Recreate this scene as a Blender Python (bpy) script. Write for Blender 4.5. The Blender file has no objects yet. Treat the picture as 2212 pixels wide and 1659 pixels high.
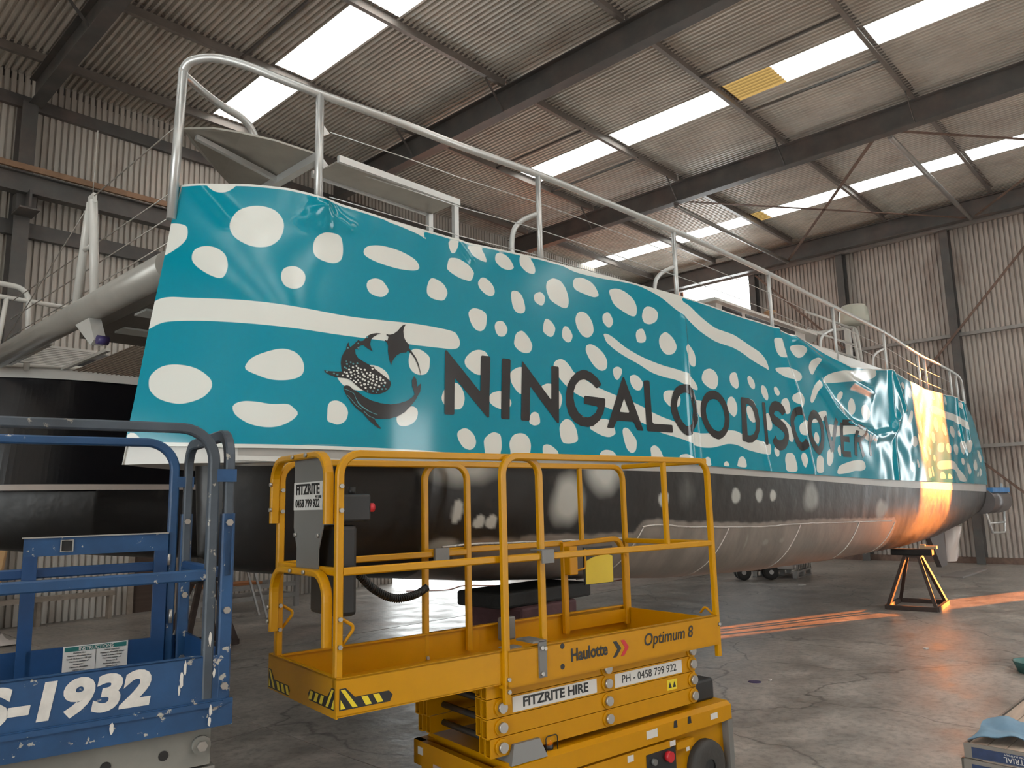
import bpy, bmesh, math, random
from math import sin, cos, pi, radians, sqrt, atan2, exp
from mathutils import Vector, Matrix
import numpy as np
random.seed(7)
scene = bpy.context.scene
COL = scene.collection

# ------------------------------------------------------------------ camera
cam_d = bpy.data.cameras.new('camera'); cam = bpy.data.objects.new('camera', cam_d); COL.objects.link(cam)
def cam_matrix(pitch, roll, yaw, loc):
    cp, sp, cy, sy, cr, sr = cos(pitch), sin(pitch), cos(yaw), sin(yaw), cos(roll), sin(roll)
    fwd = Vector((cy*cp, sy*cp, sp)); r0 = Vector((sy, -cy, 0)); u0 = r0.cross(fwd)
    right = cr*r0 + sr*u0; up = -sr*r0 + cr*u0
    m = Matrix((right, up, -fwd)).transposed().to_4x4(); m.translation = loc
    return m
cam.matrix_world = cam_matrix(radians(8.985), radians(-1.385), radians(43.17), Vector((0, 0, 1.8)))
cam_d.sensor_width = 36.0; cam_d.lens = 1640.0/2212.0*36.0; cam_d.clip_start = 0.05; cam_d.clip_end = 300
scene.camera = cam

# ------------------------------------------------------------------ light
world = bpy.data.worlds.new('world'); scene.world = world; world.use_nodes = True
wb = world.node_tree.nodes['Background']
wb.inputs[0].default_value = (0.95, 1.0, 1.0, 1); wb.inputs[1].default_value = 12.0
sun_d = bpy.data.lights.new('sun', 'SUN'); sun = bpy.data.objects.new('sun', sun_d); COL.objects.link(sun)
sun_d.energy = 62.0; sun_d.color = (1.0, 0.27, 0.045); sun_d.angle = radians(0.6)
SUN_DIR = Vector((-0.935, 0.355, -math.tan(radians(7.5)))).normalized()      # low evening sun through the door gap
sun.rotation_euler = SUN_DIR.to_track_quat('-Z', 'Y').to_euler(); sun.location = (40, -6, 8)
def portal(name, loc, rot, sx, sy):
    d = bpy.data.lights.new(name, 'AREA'); d.shape = 'RECTANGLE'; d.size = sx; d.size_y = sy; d.cycles.is_portal = True
    o = bpy.data.objects.new(name, d); COL.objects.link(o); o.location = loc; o.rotation_euler = rot
scene.view_settings.view_transform = 'Standard'; scene.view_settings.look = 'None'
scene.view_settings.gamma = 1.0; scene.view_settings.use_curve_mapping = False
scene.view_settings.exposure = -0.85
cy = scene.cycles
cy.use_denoising = True; cy.use_adaptive_sampling = True; cy.adaptive_threshold = 0.05; cy.max_bounces = 6; cy.diffuse_bounces = 4; cy.glossy_bounces = 4; cy.transmission_bounces = 4
cy.sample_clamp_indirect = 8.0; cy.caustics_reflective = False; cy.caustics_refractive = False

# ------------------------------------------------------------------ materials
MATS = {}
def mat(name, col, rough=0.5, metal=0.0, var=0.0, vscale=3.0, bump=0.0, bscale=40.0, col2=None, mixs=2.0, mixlo=0.45, mixhi=0.6, spec=0.5, coat=0.0, stretch=(1, 1, 1), rvar=0.0):
    if name in MATS: return MATS[name]
    m = bpy.data.materials.new(name); m.use_nodes = True; nt = m.node_tree; N = nt.nodes; L = nt.links
    p = N['Principled BSDF']; p.inputs['Roughness'].default_value = rough; p.inputs['Metallic'].default_value = metal
    p.inputs['Specular IOR Level'].default_value = spec
    if coat: p.inputs['Coat Weight'].default_value = coat; p.inputs['Coat Roughness'].default_value = 0.08
    p.inputs['Base Color'].default_value = (*col, 1)
    g = N.new('ShaderNodeNewGeometry'); mp = N.new('ShaderNodeMapping'); mp.inputs['Scale'].default_value = stretch
    L.new(g.outputs['Position'], mp.inputs['Vector'])
    out = None
    if col2 is not None:
        n = N.new('ShaderNodeTexNoise'); n.inputs['Scale'].default_value = mixs; n.inputs['Detail'].default_value = 7; n.inputs['Roughness'].default_value = 0.65
        L.new(mp.outputs[0], n.inputs['Vector'])
        r = N.new('ShaderNodeMapRange'); r.inputs[1].default_value = mixlo; r.inputs[2].default_value = mixhi; L.new(n.outputs[0], r.inputs[0])
        x = N.new('ShaderNodeMix'); x.data_type = 'RGBA'; x.inputs[6].default_value = (*col, 1); x.inputs[7].default_value = (*col2, 1)
        L.new(r.outputs[0], x.inputs[0]); out = x.outputs[2]
    if var:
        n = N.new('ShaderNodeTexNoise'); n.inputs['Scale'].default_value = vscale; n.inputs['Detail'].default_value = 6; n.inputs['Roughness'].default_value = 0.6
        L.new(mp.outputs[0], n.inputs['Vector'])
        r = N.new('ShaderNodeMapRange'); r.inputs[1].default_value = 0.3; r.inputs[2].default_value = 0.7; r.inputs[3].default_value = 1-var; r.inputs[4].default_value = 1+var
        L.new(n.outputs[0], r.inputs[0])
        x = N.new('ShaderNodeMix'); x.data_type = 'RGBA'; x.blend_type = 'MULTIPLY'; x.inputs[0].default_value = 1.0
        x.inputs[6].default_value = (*col, 1)
        if out is not None: L.new(out, x.inputs[6])
        L.new(r.outputs[0], x.inputs[7]); out = x.outputs[2]
        if rvar:
            q = N.new('ShaderNodeMapRange'); q.inputs[1].default_value = 0.3; q.inputs[2].default_value = 0.7
            q.inputs[3].default_value = max(0.03, rough-rvar); q.inputs[4].default_value = rough+rvar; L.new(n.outputs[0], q.inputs[0]); L.new(q.outputs[0], p.inputs['Roughness'])
    if out is not None: L.new(out, p.inputs['Base Color'])
    if bump:
        n = N.new('ShaderNodeTexNoise'); n.inputs['Scale'].default_value = bscale; n.inputs['Detail'].default_value = 5
        L.new(mp.outputs[0], n.inputs['Vector'])
        b = N.new('ShaderNodeBump'); b.inputs['Strength'].default_value = bump; b.inputs['Distance'].default_value = 0.01
        L.new(n.outputs[0], b.inputs['Height']); L.new(b.outputs[0], p.inputs['Normal'])
    MATS[name] = m; return m

# ------------------------------------------------------------------ mesh helpers
def V(*a): return Vector(a)
def fillet(pts, r, n=6, closed=False):
    pts = [Vector(p) for p in pts]; out = []; k = len(pts)
    for i, p in enumerate(pts):
        if not closed and i in (0, k-1): out.append(p); continue
        a = (pts[i-1]-p); b = (pts[(i+1) % k]-p); la, lb = a.length, b.length
        a.normalize(); b.normalize(); ang = a.angle(b)
        if ang > 3.1: out.append(p); continue
        d = min(r/math.tan(ang/2), la*0.49, lb*0.49); rr = d*math.tan(ang/2)
        bis = (a+b).normalized(); c = p+bis*(rr/sin(ang/2)); s = p+a*d-c; e = p+b*d-c
        for j in range(n+1):
            t = j/n; w = s.angle(e)
            q = (s*sin((1-t)*w)+e*sin(t*w))/sin(w) if w > 1e-4 else s
            out.append(c+q)
    return out
def spline(pts, n=8, closed=False):
    pts = [Vector(p) for p in pts]; out = []; k = len(pts)
    for i in range(k if closed else k-1):
        if closed: p0, p1, p2, p3 = pts[i-1], pts[i], pts[(i+1) % k], pts[(i+2) % k]
        else: p0, p1, p2, p3 = pts[max(i-1, 0)], pts[i], pts[i+1], pts[min(i+2, k-1)]
        for j in range(n):
            t = j/n; out.append(0.5*((2*p1)+(p2-p0)*t+(2*p0-5*p1+4*p2-p3)*t*t+(3*p1-p0-3*p2+p3)*t**3))
    if not closed: out.append(pts[-1])
    return out
class MB:
    def __init__(s): s.v = []; s.f = []; s.sm = []
    def add(s, vs, fs, smooth=False):
        o = len(s.v); s.v += [tuple(q) for q in vs]; s.f += [tuple(i+o for i in f) for f in fs]; s.sm += [smooth]*len(fs); return s
    def box(s, c, d, rz=0.0, M=None):
        x, y, z = d[0]/2, d[1]/2, d[2]/2; c = Vector(c)
        vs = [Vector((i*x, j*y, k*z)) for k in (-1, 1) for j in (-1, 1) for i in (-1, 1)]
        if rz: R = Matrix.Rotation(rz, 3, 'Z'); vs = [R@q for q in vs]
        if M is not None: vs = [M@q for q in vs]
        return s.add([q+c for q in vs], [(0, 2, 3, 1), (4, 5, 7, 6), (0, 1, 5, 4), (2, 6, 7, 3), (0, 4, 6, 2), (1, 3, 7, 5)])
    def bx(s, x0, x1, y0, y1, z0, z1): return s.box(((x0+x1)/2, (y0+y1)/2, (z0+z1)/2), (abs(x1-x0), abs(y1-y0), abs(z1-z0)))
    def bevbox(s, c, d, b, rz=0.0, M=None):
        x, y, z = d[0]/2, d[1]/2, d[2]/2; vs = []
        for k in (-1, 1):
            for (ix, iy) in ((0, 1), (1, 0)):
                pass
        bm = bmesh.new(); bmesh.ops.create_cube(bm, size=1.0)
        for q in bm.verts: q.co = Vector((q.co.x*d[0], q.co.y*d[1], q.co.z*d[2]))
        bmesh.ops.bevel(bm, geom=list(bm.edges), offset=b, segments=2, affect='EDGES', profile=0.5)
        T = Matrix.Translation(Vector(c)) @ (Matrix.Rotation(rz, 4, 'Z')) @ (M.to_4x4() if M is not None else Matrix())
        bm.verts.index_update()
        s.add([T@q.co for q in bm.verts], [[q.index for q in f.verts] for f in bm.faces], False); bm.free(); return s
    def sweep(s, path, prof, closed=False, up=None, caps=True, smooth=False, scale=None):
        path = [Vector(p) for p in path]; k = len(path); m = len(prof); vs = []; fs = []
        ups = None; prevn = None
        for i, p in enumerate(path):
            if closed: t = (path[(i+1) % k]-path[i-1])
            else: t = path[min(i+1, k-1)]-path[max(i-1, 0)]
            t.normalize()
            if up is not None and abs(t.dot(Vector(up))) < 0.999:
                n = Vector(up)-t*t.dot(Vector(up)); n.normalize()
            elif prevn is None:
                h = Vector((0, 0, 1)) if abs(t.z) < 0.9 else Vector((1, 0, 0)); n = (h-t*t.dot(h)).normalized()
            else: n = (prevn-t*t.dot(prevn)).normalized()
            prevn = n; b = t.cross(n)
            # miter for sharp bends
            mit = 1.0; sc = 1.0 if scale is None else scale[i]
            for (a, c) in prof: vs.append(p+b*(a*sc)+n*(c*sc))
        for i in range(k if closed else k-1):
            for j in range(m):
                a0 = i*m+j; a1 = i*m+(j+1) % m; b0 = ((i+1) % k)*m+j; b1 = ((i+1) % k)*m+(j+1) % m
                fs.append((a0, a1, b1, b0))
        sm = [smooth]*len(fs)
        o = len(s.v); s.v += [tuple(q) for q in vs]; s.f += [tuple(i+o for i in f) for f in fs]; s.sm += sm
        if caps and not closed:
            s.f += [tuple(o+j for j in range(m))[::-1], tuple(o+(k-1)*m+j for j in range(m))]; s.sm += [False, False]
        return s
    def tube(s, path, r, n=10, closed=False, scale=None):
        return s.sweep(path, [(r*cos(2*pi*j/n), r*sin(2*pi*j/n)) for j in range(n)], closed, smooth=True, scale=scale)
    def bar(s, path, w, h, up=(0, 0, 1), closed=False):
        return s.sweep(path, [(-w/2, -h/2), (w/2, -h/2), (w/2, h/2), (-w/2, h/2)], closed, up=up)
    def rbar(s, path, w, h, up=None, c=0.006, closed=False):
        a, b = w/2, h/2
        return s.sweep(path, [(-a+c, -b), (a-c, -b), (a, -b+c), (a, b-c), (a-c, b), (-a+c, b), (-a, b-c), (-a, -b+c)], closed, up=up)
    def cyl(s, p0, p1, r, n=12, r1=None):
        r1 = r if r1 is None else r1
        return s.sweep([p0, p1], [(cos(2*pi*j/n), sin(2*pi*j/n)) for j in range(n)], smooth=True, scale=[r, r1])
    def prism(s, poly, T, depth):
        # poly in 2D (a,b); T maps (a,b,c)->3D; c from 0..depth
        k = len(poly); vs = [T(a, b, 0) for a, b in poly]+[T(a, b, depth) for a, b in poly]
        fs = [tuple(range(k))[::-1], tuple(range(k, 2*k))]+[(i, (i+1) % k, k+(i+1) % k, k+i) for i in range(k)]
        return s.add(vs, fs)
    def grid(s, nu, nv, fn, smooth=True):
        vs = [fn(i, j) for j in range(nv) for i in range(nu)]
        return s.add(vs, [(j*nu+i, j*nu+i+1, (j+1)*nu+i+1, (j+1)*nu+i) for j in range(nv-1) for i in range(nu-1)], smooth)
    def lathe(s, prof, c, n=16, axis='z'):
        vs = []; k = len(prof); c = Vector(c)
        for j in range(n):
            a = 2*pi*j/n
            for (r, h) in prof:
                q = (r*cos(a), r*sin(a), h) if axis == 'z' else ((h, r*cos(a), r*sin(a)) if axis == 'x' else (r*sin(a), h, r*cos(a)))
                vs.append(Vector(q)+c)
        fs = [(j*k+i, ((j+1) % n)*k+i, ((j+1) % n)*k+i+1, j*k+i+1) for j in range(n) for i in range(k-1)]
        return s.add(vs, fs, True)
    def mesh(s, name, m=None):
        me = bpy.data.meshes.new(name); me.from_pydata(s.v, [], s.f)
        me.polygons.foreach_set('use_smooth', s.sm)
        bm = bmesh.new(); bm.from_mesh(me); bmesh.ops.recalc_face_normals(bm, faces=bm.faces); bm.to_mesh(me); bm.free()
        if m is not None: me.materials.append(m)
        return me
    def build(s, name, m, parent=None, loc=(0, 0, 0), org=None):
        if org is not None: s.v = [(a-org[0], b-org[1], c-org[2]) for a, b, c in s.v]
        return place(name, s.mesh(name, m), parent, loc)
def place(name, me, parent=None, loc=(0, 0, 0), rz=0.0):
    o = bpy.data.objects.new(name, me); COL.objects.link(o); o.location = loc
    if rz: o.rotation_euler[2] = rz
    if parent is not None: o.parent = parent
    return o
def thing(name, label, cat, loc=(0, 0, 0), rz=0.0, group=None, kind=None):
    o = bpy.data.objects.new(name, None); COL.objects.link(o); o.location = loc; o.rotation_euler[2] = rz; o.empty_display_size = 0.2
    tag(o, label, cat, group, kind); return o
def tag(o, label=None, cat=None, group=None, kind=None):
    if label: o['label'] = label
    if cat: o['category'] = cat
    if group: o['group'] = group
    if kind: o['kind'] = kind
    return o
def text_mesh(body, size, m, depth=0.0006, bold=0.0, shear=0.0, spacing=1.0, xs=1.0, align='CENTER'):
    c = bpy.data.curves.new('lettering', 'FONT'); c.body = body; c.size = size; c.align_x = align; c.align_y = 'CENTER'
    c.extrude = depth; c.offset = bold; c.shear = shear; c.space_character = spacing; c.resolution_u = 4
    o = bpy.data.objects.new('lettering', c); COL.objects.link(o)
    dg = bpy.context.evaluated_depsgraph_get(); me = bpy.data.meshes.new_from_object(o.evaluated_get(dg))
    bpy.data.objects.remove(o); bpy.data.curves.remove(c)
    me.materials.clear(); me.materials.append(m)
    if xs != 1.0: me.transform(Matrix.Diagonal((xs, 1, 1, 1)))
    return me
def lettering(body, size, m, parent, origin, ax, ay, name='lettering', **k):
    """flat print: text plane axes ax (reading direction) and ay (up), at origin, in the parent's frame"""
    me = text_mesh(body, size, m, **k); ax = Vector(ax).normalized(); ay = Vector(ay); ay = (ay-ax*ay.dot(ax)).normalized(); n = ax.cross(ay)
    M = Matrix((ax, ay, n)).transposed().to_4x4(); M.translation = Vector(origin); me.transform(M)
    return place(name, me, parent)
# ================================================================== THE HALL
YW, XE, XB, YR = 14.9, 22.9, -9.0, -9.0       # left wall, far end wall, open back end, right wall
ZR = 9.65                                      # underside of the roof sheets
def corr_mat(name, base, rust, rough, lo, hi, metal=0.08):
    m = mat(name, base, rough, metal, var=0.16, vscale=0.9, col2=rust, mixs=1.3, mixlo=lo, mixhi=hi, stretch=(1, 1, 0.35), rvar=0.1)
    return m
M_roof = corr_mat('galvanised_roof', (0.70, 0.65, 0.585), (0.56, 0.48, 0.42), 0.42, 0.55, 0.75)
M_wall = corr_mat('galvanised_wall', (0.62, 0.575, 0.52), (0.30, 0.22, 0.17), 0.5, 0.58, 0.78)
M_steel = mat('painted_steel', (0.115, 0.11, 0.105), 0.45, 0.0, var=0.2, vscale=2.0, col2=(0.17, 0.13, 0.115), mixs=1.5, mixlo=0.45, mixhi=0.75)
M_purlin = mat('purlin_steel', (0.24, 0.21, 0.19), 0.4, 0.1, var=0.15, vscale=2.0)
M_galv = mat('galvanised_steel', (0.42, 0.40, 0.38), 0.4, 0.5, var=0.15, vscale=3.0)
M_rustbar = mat('rusty_bar', (0.20, 0.13, 0.10), 0.7, 0.0, var=0.25, vscale=8.0)
M_floor = mat('concrete', (0.375, 0.338, 0.302), 0.42, 0.0, var=0.30, vscale=2.2, bump=0.55, bscale=8.0, col2=(0.235, 0.213, 0.192), mixs=0.8, mixlo=0.40, mixhi=0.72, rvar=0.14)
def crack_floor():
    nt = M_floor.node_tree; N = nt.nodes; L = nt.links; p = N['Principled BSDF']; src = p.inputs['Base Color'].links[0].from_socket
    g = N.new('ShaderNodeNewGeometry'); w = N.new('ShaderNodeTexNoise'); w.inputs['Scale'].default_value = 1.1; w.inputs['Detail'].default_value = 4
    L.new(g.outputs['Position'], w.inputs['Vector'])
    a = N.new('ShaderNodeVectorMath'); a.operation = 'MULTIPLY_ADD'; a.inputs[1].default_value = (0.9, 0.9, 0.9); L.new(w.outputs['Color'], a.inputs[0]); L.new(g.outputs['Position'], a.inputs[2])
    v = N.new('ShaderNodeTexVoronoi'); v.feature = 'DISTANCE_TO_EDGE'; v.inputs['Scale'].default_value = 0.42; L.new(a.outputs[0], v.inputs['Vector'])
    r = N.new('ShaderNodeMapRange'); r.inputs[1].default_value = 0.0; r.inputs[2].default_value = 0.008; r.inputs[3].default_value = 0.45; r.inputs[4].default_value = 1.0; L.new(v.outputs['Distance'], r.inputs[0])
    q = N.new('ShaderNodeTexNoise'); q.inputs['Scale'].default_value = 14; q.inputs['Detail'].default_value = 6; q.inputs['Roughness'].default_value = 0.7; L.new(g.outputs['Position'], q.inputs['Vector'])
    r2 = N.new('ShaderNodeMapRange'); r2.inputs[1].default_value = 0.30; r2.inputs[2].default_value = 0.55; r2.inputs[3].default_value = 0.62; r2.inputs[4].default_value = 1.08; L.new(q.outputs[0], r2.inputs[0])
    m = N.new('ShaderNodeMath'); m.operation = 'MULTIPLY'; L.new(r.outputs[0], m.inputs[0]); L.new(r2.outputs[0], m.inputs[1])
    x = N.new('ShaderNodeMix'); x.data_type = 'RGBA'; x.blend_type = 'MULTIPLY'; x.inputs[0].default_value = 1.0; L.new(src, x.inputs[6]); L.new(m.outputs[0], x.inputs[7]); L.new(x.outputs[2], p.inputs['Base Color'])
crack_floor()

def ibeam(mb, p0, p1, up, h, w, tf=0.02, tw=0.014):
    a, b = w/2, h/2
    return mb.sweep([p0, p1], [(-a, -b), (a, -b), (a, -b+tf), (tw, -b+tf), (tw, b-tf), (a, b-tf), (a, b), (-a, b), (-a, b-tf), (-tw, b-tf), (-tw, -b+tf), (-a, -b+tf)], up=up)
def corrugated(n, pitch, depth, length, seg=8, trap=False):
    """sheet lying in local x (corrugated) / y (length), bulging in z"""
    mb = MB()
    if trap:
        pr = [(0.0, 1), (0.60, 1), (0.68, -1), (0.92, -1)] if depth > 0 else [(0.0, 1), (0.42, 1), (0.56, -1), (0.86, -1)]
        us = [(k+u, h) for k in range(n) for u, h in pr]+[(n, 1)]
        mb.grid(len(us), 2, lambda i, j: (us[i][0]*pitch, j*length, depth/2*us[i][1]), False)
    else:
        mb.grid(n*seg+1, 2, lambda i, j: (i*pitch/seg, j*length, depth/2*math.tanh(1.6*cos(2*pi*i/seg))/math.tanh(1.6)))
    return mb

# floor: cast slabs with open joints
floor = tag(MB().bx(XB-8, XE+0.15, YR-8, YW+0.15, -0.25, -0.02).build('floor', mat('joint_dirt', (0.05, 0.045, 0.04), 0.9)), 'worn grey concrete floor of the shed', 'floor', kind='structure')
xs = [XB-8, -2.6, 3.45, 9.6, 15.7, XE+0.1]; ys = [YR-8, -5.0, 0.2, 9.52, YW+0.1]
for i in range(5):
    for j in range(4):
        w, l = xs[i+1]-xs[i]-0.012, ys[j+1]-ys[j]-(0.03 if j in (2, 3) else 0.012)
        me = MB().bevbox((0, 0, 0), (w, l, 0.1), 0.002).mesh('slab', M_floor)
        place('slab', me, floor, ((xs[i]+xs[i+1])/2, (ys[j]+ys[j+1])/2, -0.05))

# roof
ceiling = thing('ceiling', 'flat corrugated steel roof on steel rafters and purlins', 'roof', kind='structure')
M_sky = bpy.data.materials.new('fibreglass_skylight'); M_sky.use_nodes = True
nt = M_sky.node_tree; nt.nodes.clear(); o_ = nt.nodes.new('ShaderNodeOutputMaterial'); tr = nt.nodes.new('ShaderNodeBsdfTranslucent'); tr.inputs[0].default_value = (0.94, 0.97, 0.96, 1)
df = nt.nodes.new('ShaderNodeBsdfDiffuse'); df.inputs[0].default_value = (0.8, 0.8, 0.76, 1); mx = nt.nodes.new('ShaderNodeMixShader'); mx.inputs[0].default_value = 0.12
nt.links.new(tr.outputs[0], mx.inputs[1]); nt.links.new(df.outputs[0], mx.inputs[2]); nt.links.new(mx.outputs[0], o_.inputs[0])
M_skyy = bpy.data.materials.new('yellowed_skylight'); M_skyy.use_nodes = True
nt = M_skyy.node_tree; nt.nodes.clear(); o_ = nt.nodes.new('ShaderNodeOutputMaterial'); tr = nt.nodes.new('ShaderNodeBsdfTranslucent'); tr.inputs[0].default_value = (0.17, 0.105, 0.035, 1)
nt.links.new(tr.outputs[0], o_.inputs[0])
PIT = 0.1055; NP = 7; SW = PIT*NP
SKY = [(-5.9, -5.15), (0.30, 1.05), (6.28, 7.02), (12.72, 13.46), (19.35, 20.05)]
def sky_at(x):
    return any(a-0.02 < x < b+0.02 for a, b in SKY)
YX = -1.5
me_roof = corrugated(NP, PIT, -0.056, YW-YX+0.12, trap=True).mesh('roof_sheet', M_roof); me_roofr = corrugated(NP, PIT, -0.056, YX-YR, trap=True).mesh('roof_sheet', M_roof); me_sky_fill = corrugated(NP, PIT, 0.046, YX-YR).mesh('skylight_sheet', M_sky)
x = XB; edges = []
bounds = [XB]+[q for ab in SKY for q in ab]+[XE+0.05]
for k in range(0, len(bounds), 2):
    a, b = bounds[k], bounds[k+1]; n = max(1, round((b-a)/SW)); w = (b-a)/n
    for i in range(n):
        o = place('roof_sheet', me_roof, ceiling, (a+i*w, YX, ZR)); o.scale = (w/SW, 1, 1)
        o = place('skylight_sheet' if i % 3 == 1 else 'roof_sheet', me_sky_fill if i % 3 == 1 else me_roofr, ceiling, (a+i*w, YR, ZR)); o.scale = (w/SW, 1, 1)  # extra skylights on the unseen right half, added to throw light on the floor
def roof_strip(name, x0, x1, y0, y1, m):
    n = round((x1-x0)/PIT); mb = corrugated(n, (x1-x0)/n, -0.056, y1-y0, trap=True); place(name, mb.mesh(name, m), ceiling, (x0, y0, ZR))
for k, (a, b) in enumerate(SKY):
    cuts = [YR, -4.1, -1.5, 1.05, 3.64, 6.25, 8.93, 11.52, 13.9, YW+0.12]
    for i in range(len(cuts)-1):
        y0, y1 = cuts[i], cuts[i+1]
        if k == 2 and i == len(cuts)-2: roof_strip('roof_sheet', a, b, y0, y1, M_roof); continue
        if k == 3 and i >= 7: roof_strip('roof_sheet', a, b, y0, y1, M_roof); continue
        if k == 3 and i == 4: roof_strip('skylight_sheet', a, b, y0, y0+1.62, M_sky); roof_strip('yellowed_skylight_sheet', a, b, y0+1.62, y1, M_skyy); continue
        if k == 4 and i == 5: roof_strip('skylight_sheet', a, b, y0, y1-0.35, M_sky); roof_strip('yellowed_skylight_sheet', a, b, y1-0.35, y1, M_skyy); continue
        roof_strip('skylight_sheet', a, b, y0, y1, M_sky)
# rafters, purlins
RAF = [-8.8, -2.7, 3.40, 9.58, 15.65, 22.30]
for x in RAF:
    ibeam(MB(), (x, YR+0.2, 9.19), (x, YW-0.3, 9.19), (0, 0, 1), 0.50, 0.22).build('rafter', M_steel, ceiling)
PUR = [-6.6, -4.1, -1.5, 1.05, 3.64, 6.25, 8.93, 11.52, 13.9]
for y in PUR:
    for i in range(len(RAF)-1):
        mb = MB(); a, b = RAF[i]+0.02, RAF[i+1]-0.02
        mb.sweep([(a, y, 9.535), (b, y, 9.535)], [(-0.035, -0.1), (0.04, -0.1), (0.04, -0.088), (-0.028, -0.088), (-0.028, 0.088), (0.04, 0.088), (0.04, 0.1), (-0.035, 0.1)], up=(0, 0, 1))
        mb.build('purlin', M_purlin, ceiling)
# fly braces down to the rafter flange, bridging between purlins
for x in RAF[2:5]:
    for y in (3.64, 8.93, 6.25, 11.52):
        if (x == RAF[3] and y in (6.25,)) or (x == RAF[2] and y != 11.52): continue
        MB().bar([(x-0.55, y+0.02, 9.44), (x-0.10, y+0.02, 8.96)], 0.05, 0.012, up=(0, 1, 0)).build('fly_brace', M_steel, ceiling)
for x, y0, y1 in ((5.67, 8.93, 11.52), (5.67, 6.25, 8.93), (11.95, 8.93, 11.52), (13.9, 8.93, 11.52), (13.78, 3.64, 6.25), (11.95, 3.64, 6.25)):
    MB().bar([(x, y0, 9.50), (x, y1, 9.50)], 0.04, 0.04).build('bridging_bar', M_steel, ceiling)
# struts and flat cross braces of the last bay
for y in (4.18, 9.12):
    MB().cyl((RAF[4]+0.1, y, 8.92), (RAF[5]-0.1, y, 8.92), 0.055, 12).build('strut', M_galv, ceiling)
for a, b in (((RAF[4]+0.1, 4.5), (RAF[5]-0.1, 9.1)), ((RAF[4]+0.1, 8.9), (RAF[5]-0.1, 4.3)), ((RAF[4]+0.1, 4.0), (RAF[5]-0.1, -0.9)), ((RAF[4]+0.1, -0.8), (RAF[5]-0.1, 4.05))):
    MB().bar([(*a, 8.97), (*b, 8.97)], 0.075, 0.012).build('cross_brace', M_rustbar, ceiling)

# left wall
wall_left = thing('wall_left', 'corrugated steel side wall of the shed on the left', 'wall', kind='structure')
def wsheet(n, L): return corrugated(n, 0.107, 0.05, L, trap=True)
def stand(me, parent, x, y, z, rz):      # sheet: x along wall, y-length up
    o = place('wall_sheet', me, parent, (x, y, z)); o.rotation_euler = (pi/2, 0, rz); return o
meA = wsheet(8, 2.36).mesh('wall_sheet', M_wall); meB = wsheet(8, 7.45).mesh('wall_sheet', M_wall)
k = 0
xw = XB
while xw < XE:
    stand(meA, wall_left, xw, YW, 7.3, 0); stand(meB, wall_left, xw, YW+0.01, 0.0, 0) if not (5.2 < xw < 6.1 or 11.2 < xw < 15.3) else None
    xw += 8*0.107; k += 1
meC = wsheet(8, 5.25).mesh('wall_sheet', M_wall)
n_door = [XB+8*0.107*i for i in range(60) if 5.2 < XB+8*0.107*i < 6.1]
meD = wsheet(8, 4.45).mesh('wall_sheet', M_wall)
for q in [XB+8*0.107*i for i in range(60)]:
    if 11.2 < q < 15.3: stand(meD, wall_left, q, YW+0.01, 3.0, 0)
for q in n_door: stand(meC, wall_left, q, YW+0.01, 2.2, 0)
dx0, dx1 = n_door[0], n_door[-1]+8*0.107
d = tag(MB().bx(dx0+0.02, dx1-0.02, YW+0.02, YW+0.06, 0, 2.18).build('door_1', mat('brown_door', (0.10, 0.065, 0.05), 0.6, var=0.15, vscale=4, stretch=(0.3, 1, 6))), 'dark brown door in the left corrugated wall', 'door', kind='structure')
for q in (dx0, dx1): MB().bx(q-0.05, q+0.05, YW-0.06, YW+0.05, 0, 2.25).build('door_frame', mat('timber_grey', (0.33, 0.27, 0.22), 0.7, var=0.2, vscale=6), d)
MB().bx(dx0, dx1, YW-0.06, YW+0.05, 2.17, 2.27).build('door_frame', MATS['timber_grey'], d)
for x in (-2.7, 3.32, 9.5, 15.6):
    ibeam(MB(), (x, YW-0.21, 0), (x, YW-0.21, 8.95), (0, 1, 0), 0.36, 0.24).build('column', M_steel, wall_left)
    MB().bx(x-0.15, x+0.15, YW-0.85, YW-0.36, 6.86, 6.89).bx(x-0.02, x+0.02, YW-0.85, YW-0.36, 6.88, 7.2).bx(x-0.15, x+0.15, YW-0.60, YW-0.36, 6.9, 7.2).build('bracket', M_steel, wall_left)
MB().bx(XB, XE, YW+0.02, YW+0.10, 9.5, 9.72).build('eave_closure', M_steel, wall_left)
MB().bx(XB, XE, YW-0.12, YW-0.03, 8.96, 9.18).build('eave_strut', M_steel, wall_left)
mbc = MB(); ibeam(mbc, (XB, YW-0.62, 7.36), (XE, YW-0.62, 7.36), (0, 0, 1), 0.36, 0.2)
cr = mbc.build('crane_beam', M_steel, wall_left)
MB().bx(XB, XE, YW-0.76, YW-0.70, 7.56, 7.66).build('conductor_rail', mat('brown_rail', (0.34, 0.20, 0.12), 0.6, var=0.2, vscale=5), wall_left)
MB().sweep([(XB, YW-0.10, 6.72), (XE, YW-0.10, 6.72)], [(-0.05, -0.13), (0.05, -0.13), (0.05, 0.13), (-0.05, 0.13)], up=(0, 0, 1)).build('girt', M_steel, wall_left)
MB().bx(XB, XE, YW-0.10, YW-0.03, 4.52, 4.68).build('girt', M_steel, wall_left)
for a_, b_ in ((XB, 11.2), (16.2, XE)): MB().bx(a_, b_, YW-0.10, YW-0.03, 2.37, 2.53).build('girt', M_steel, wall_left)

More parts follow.
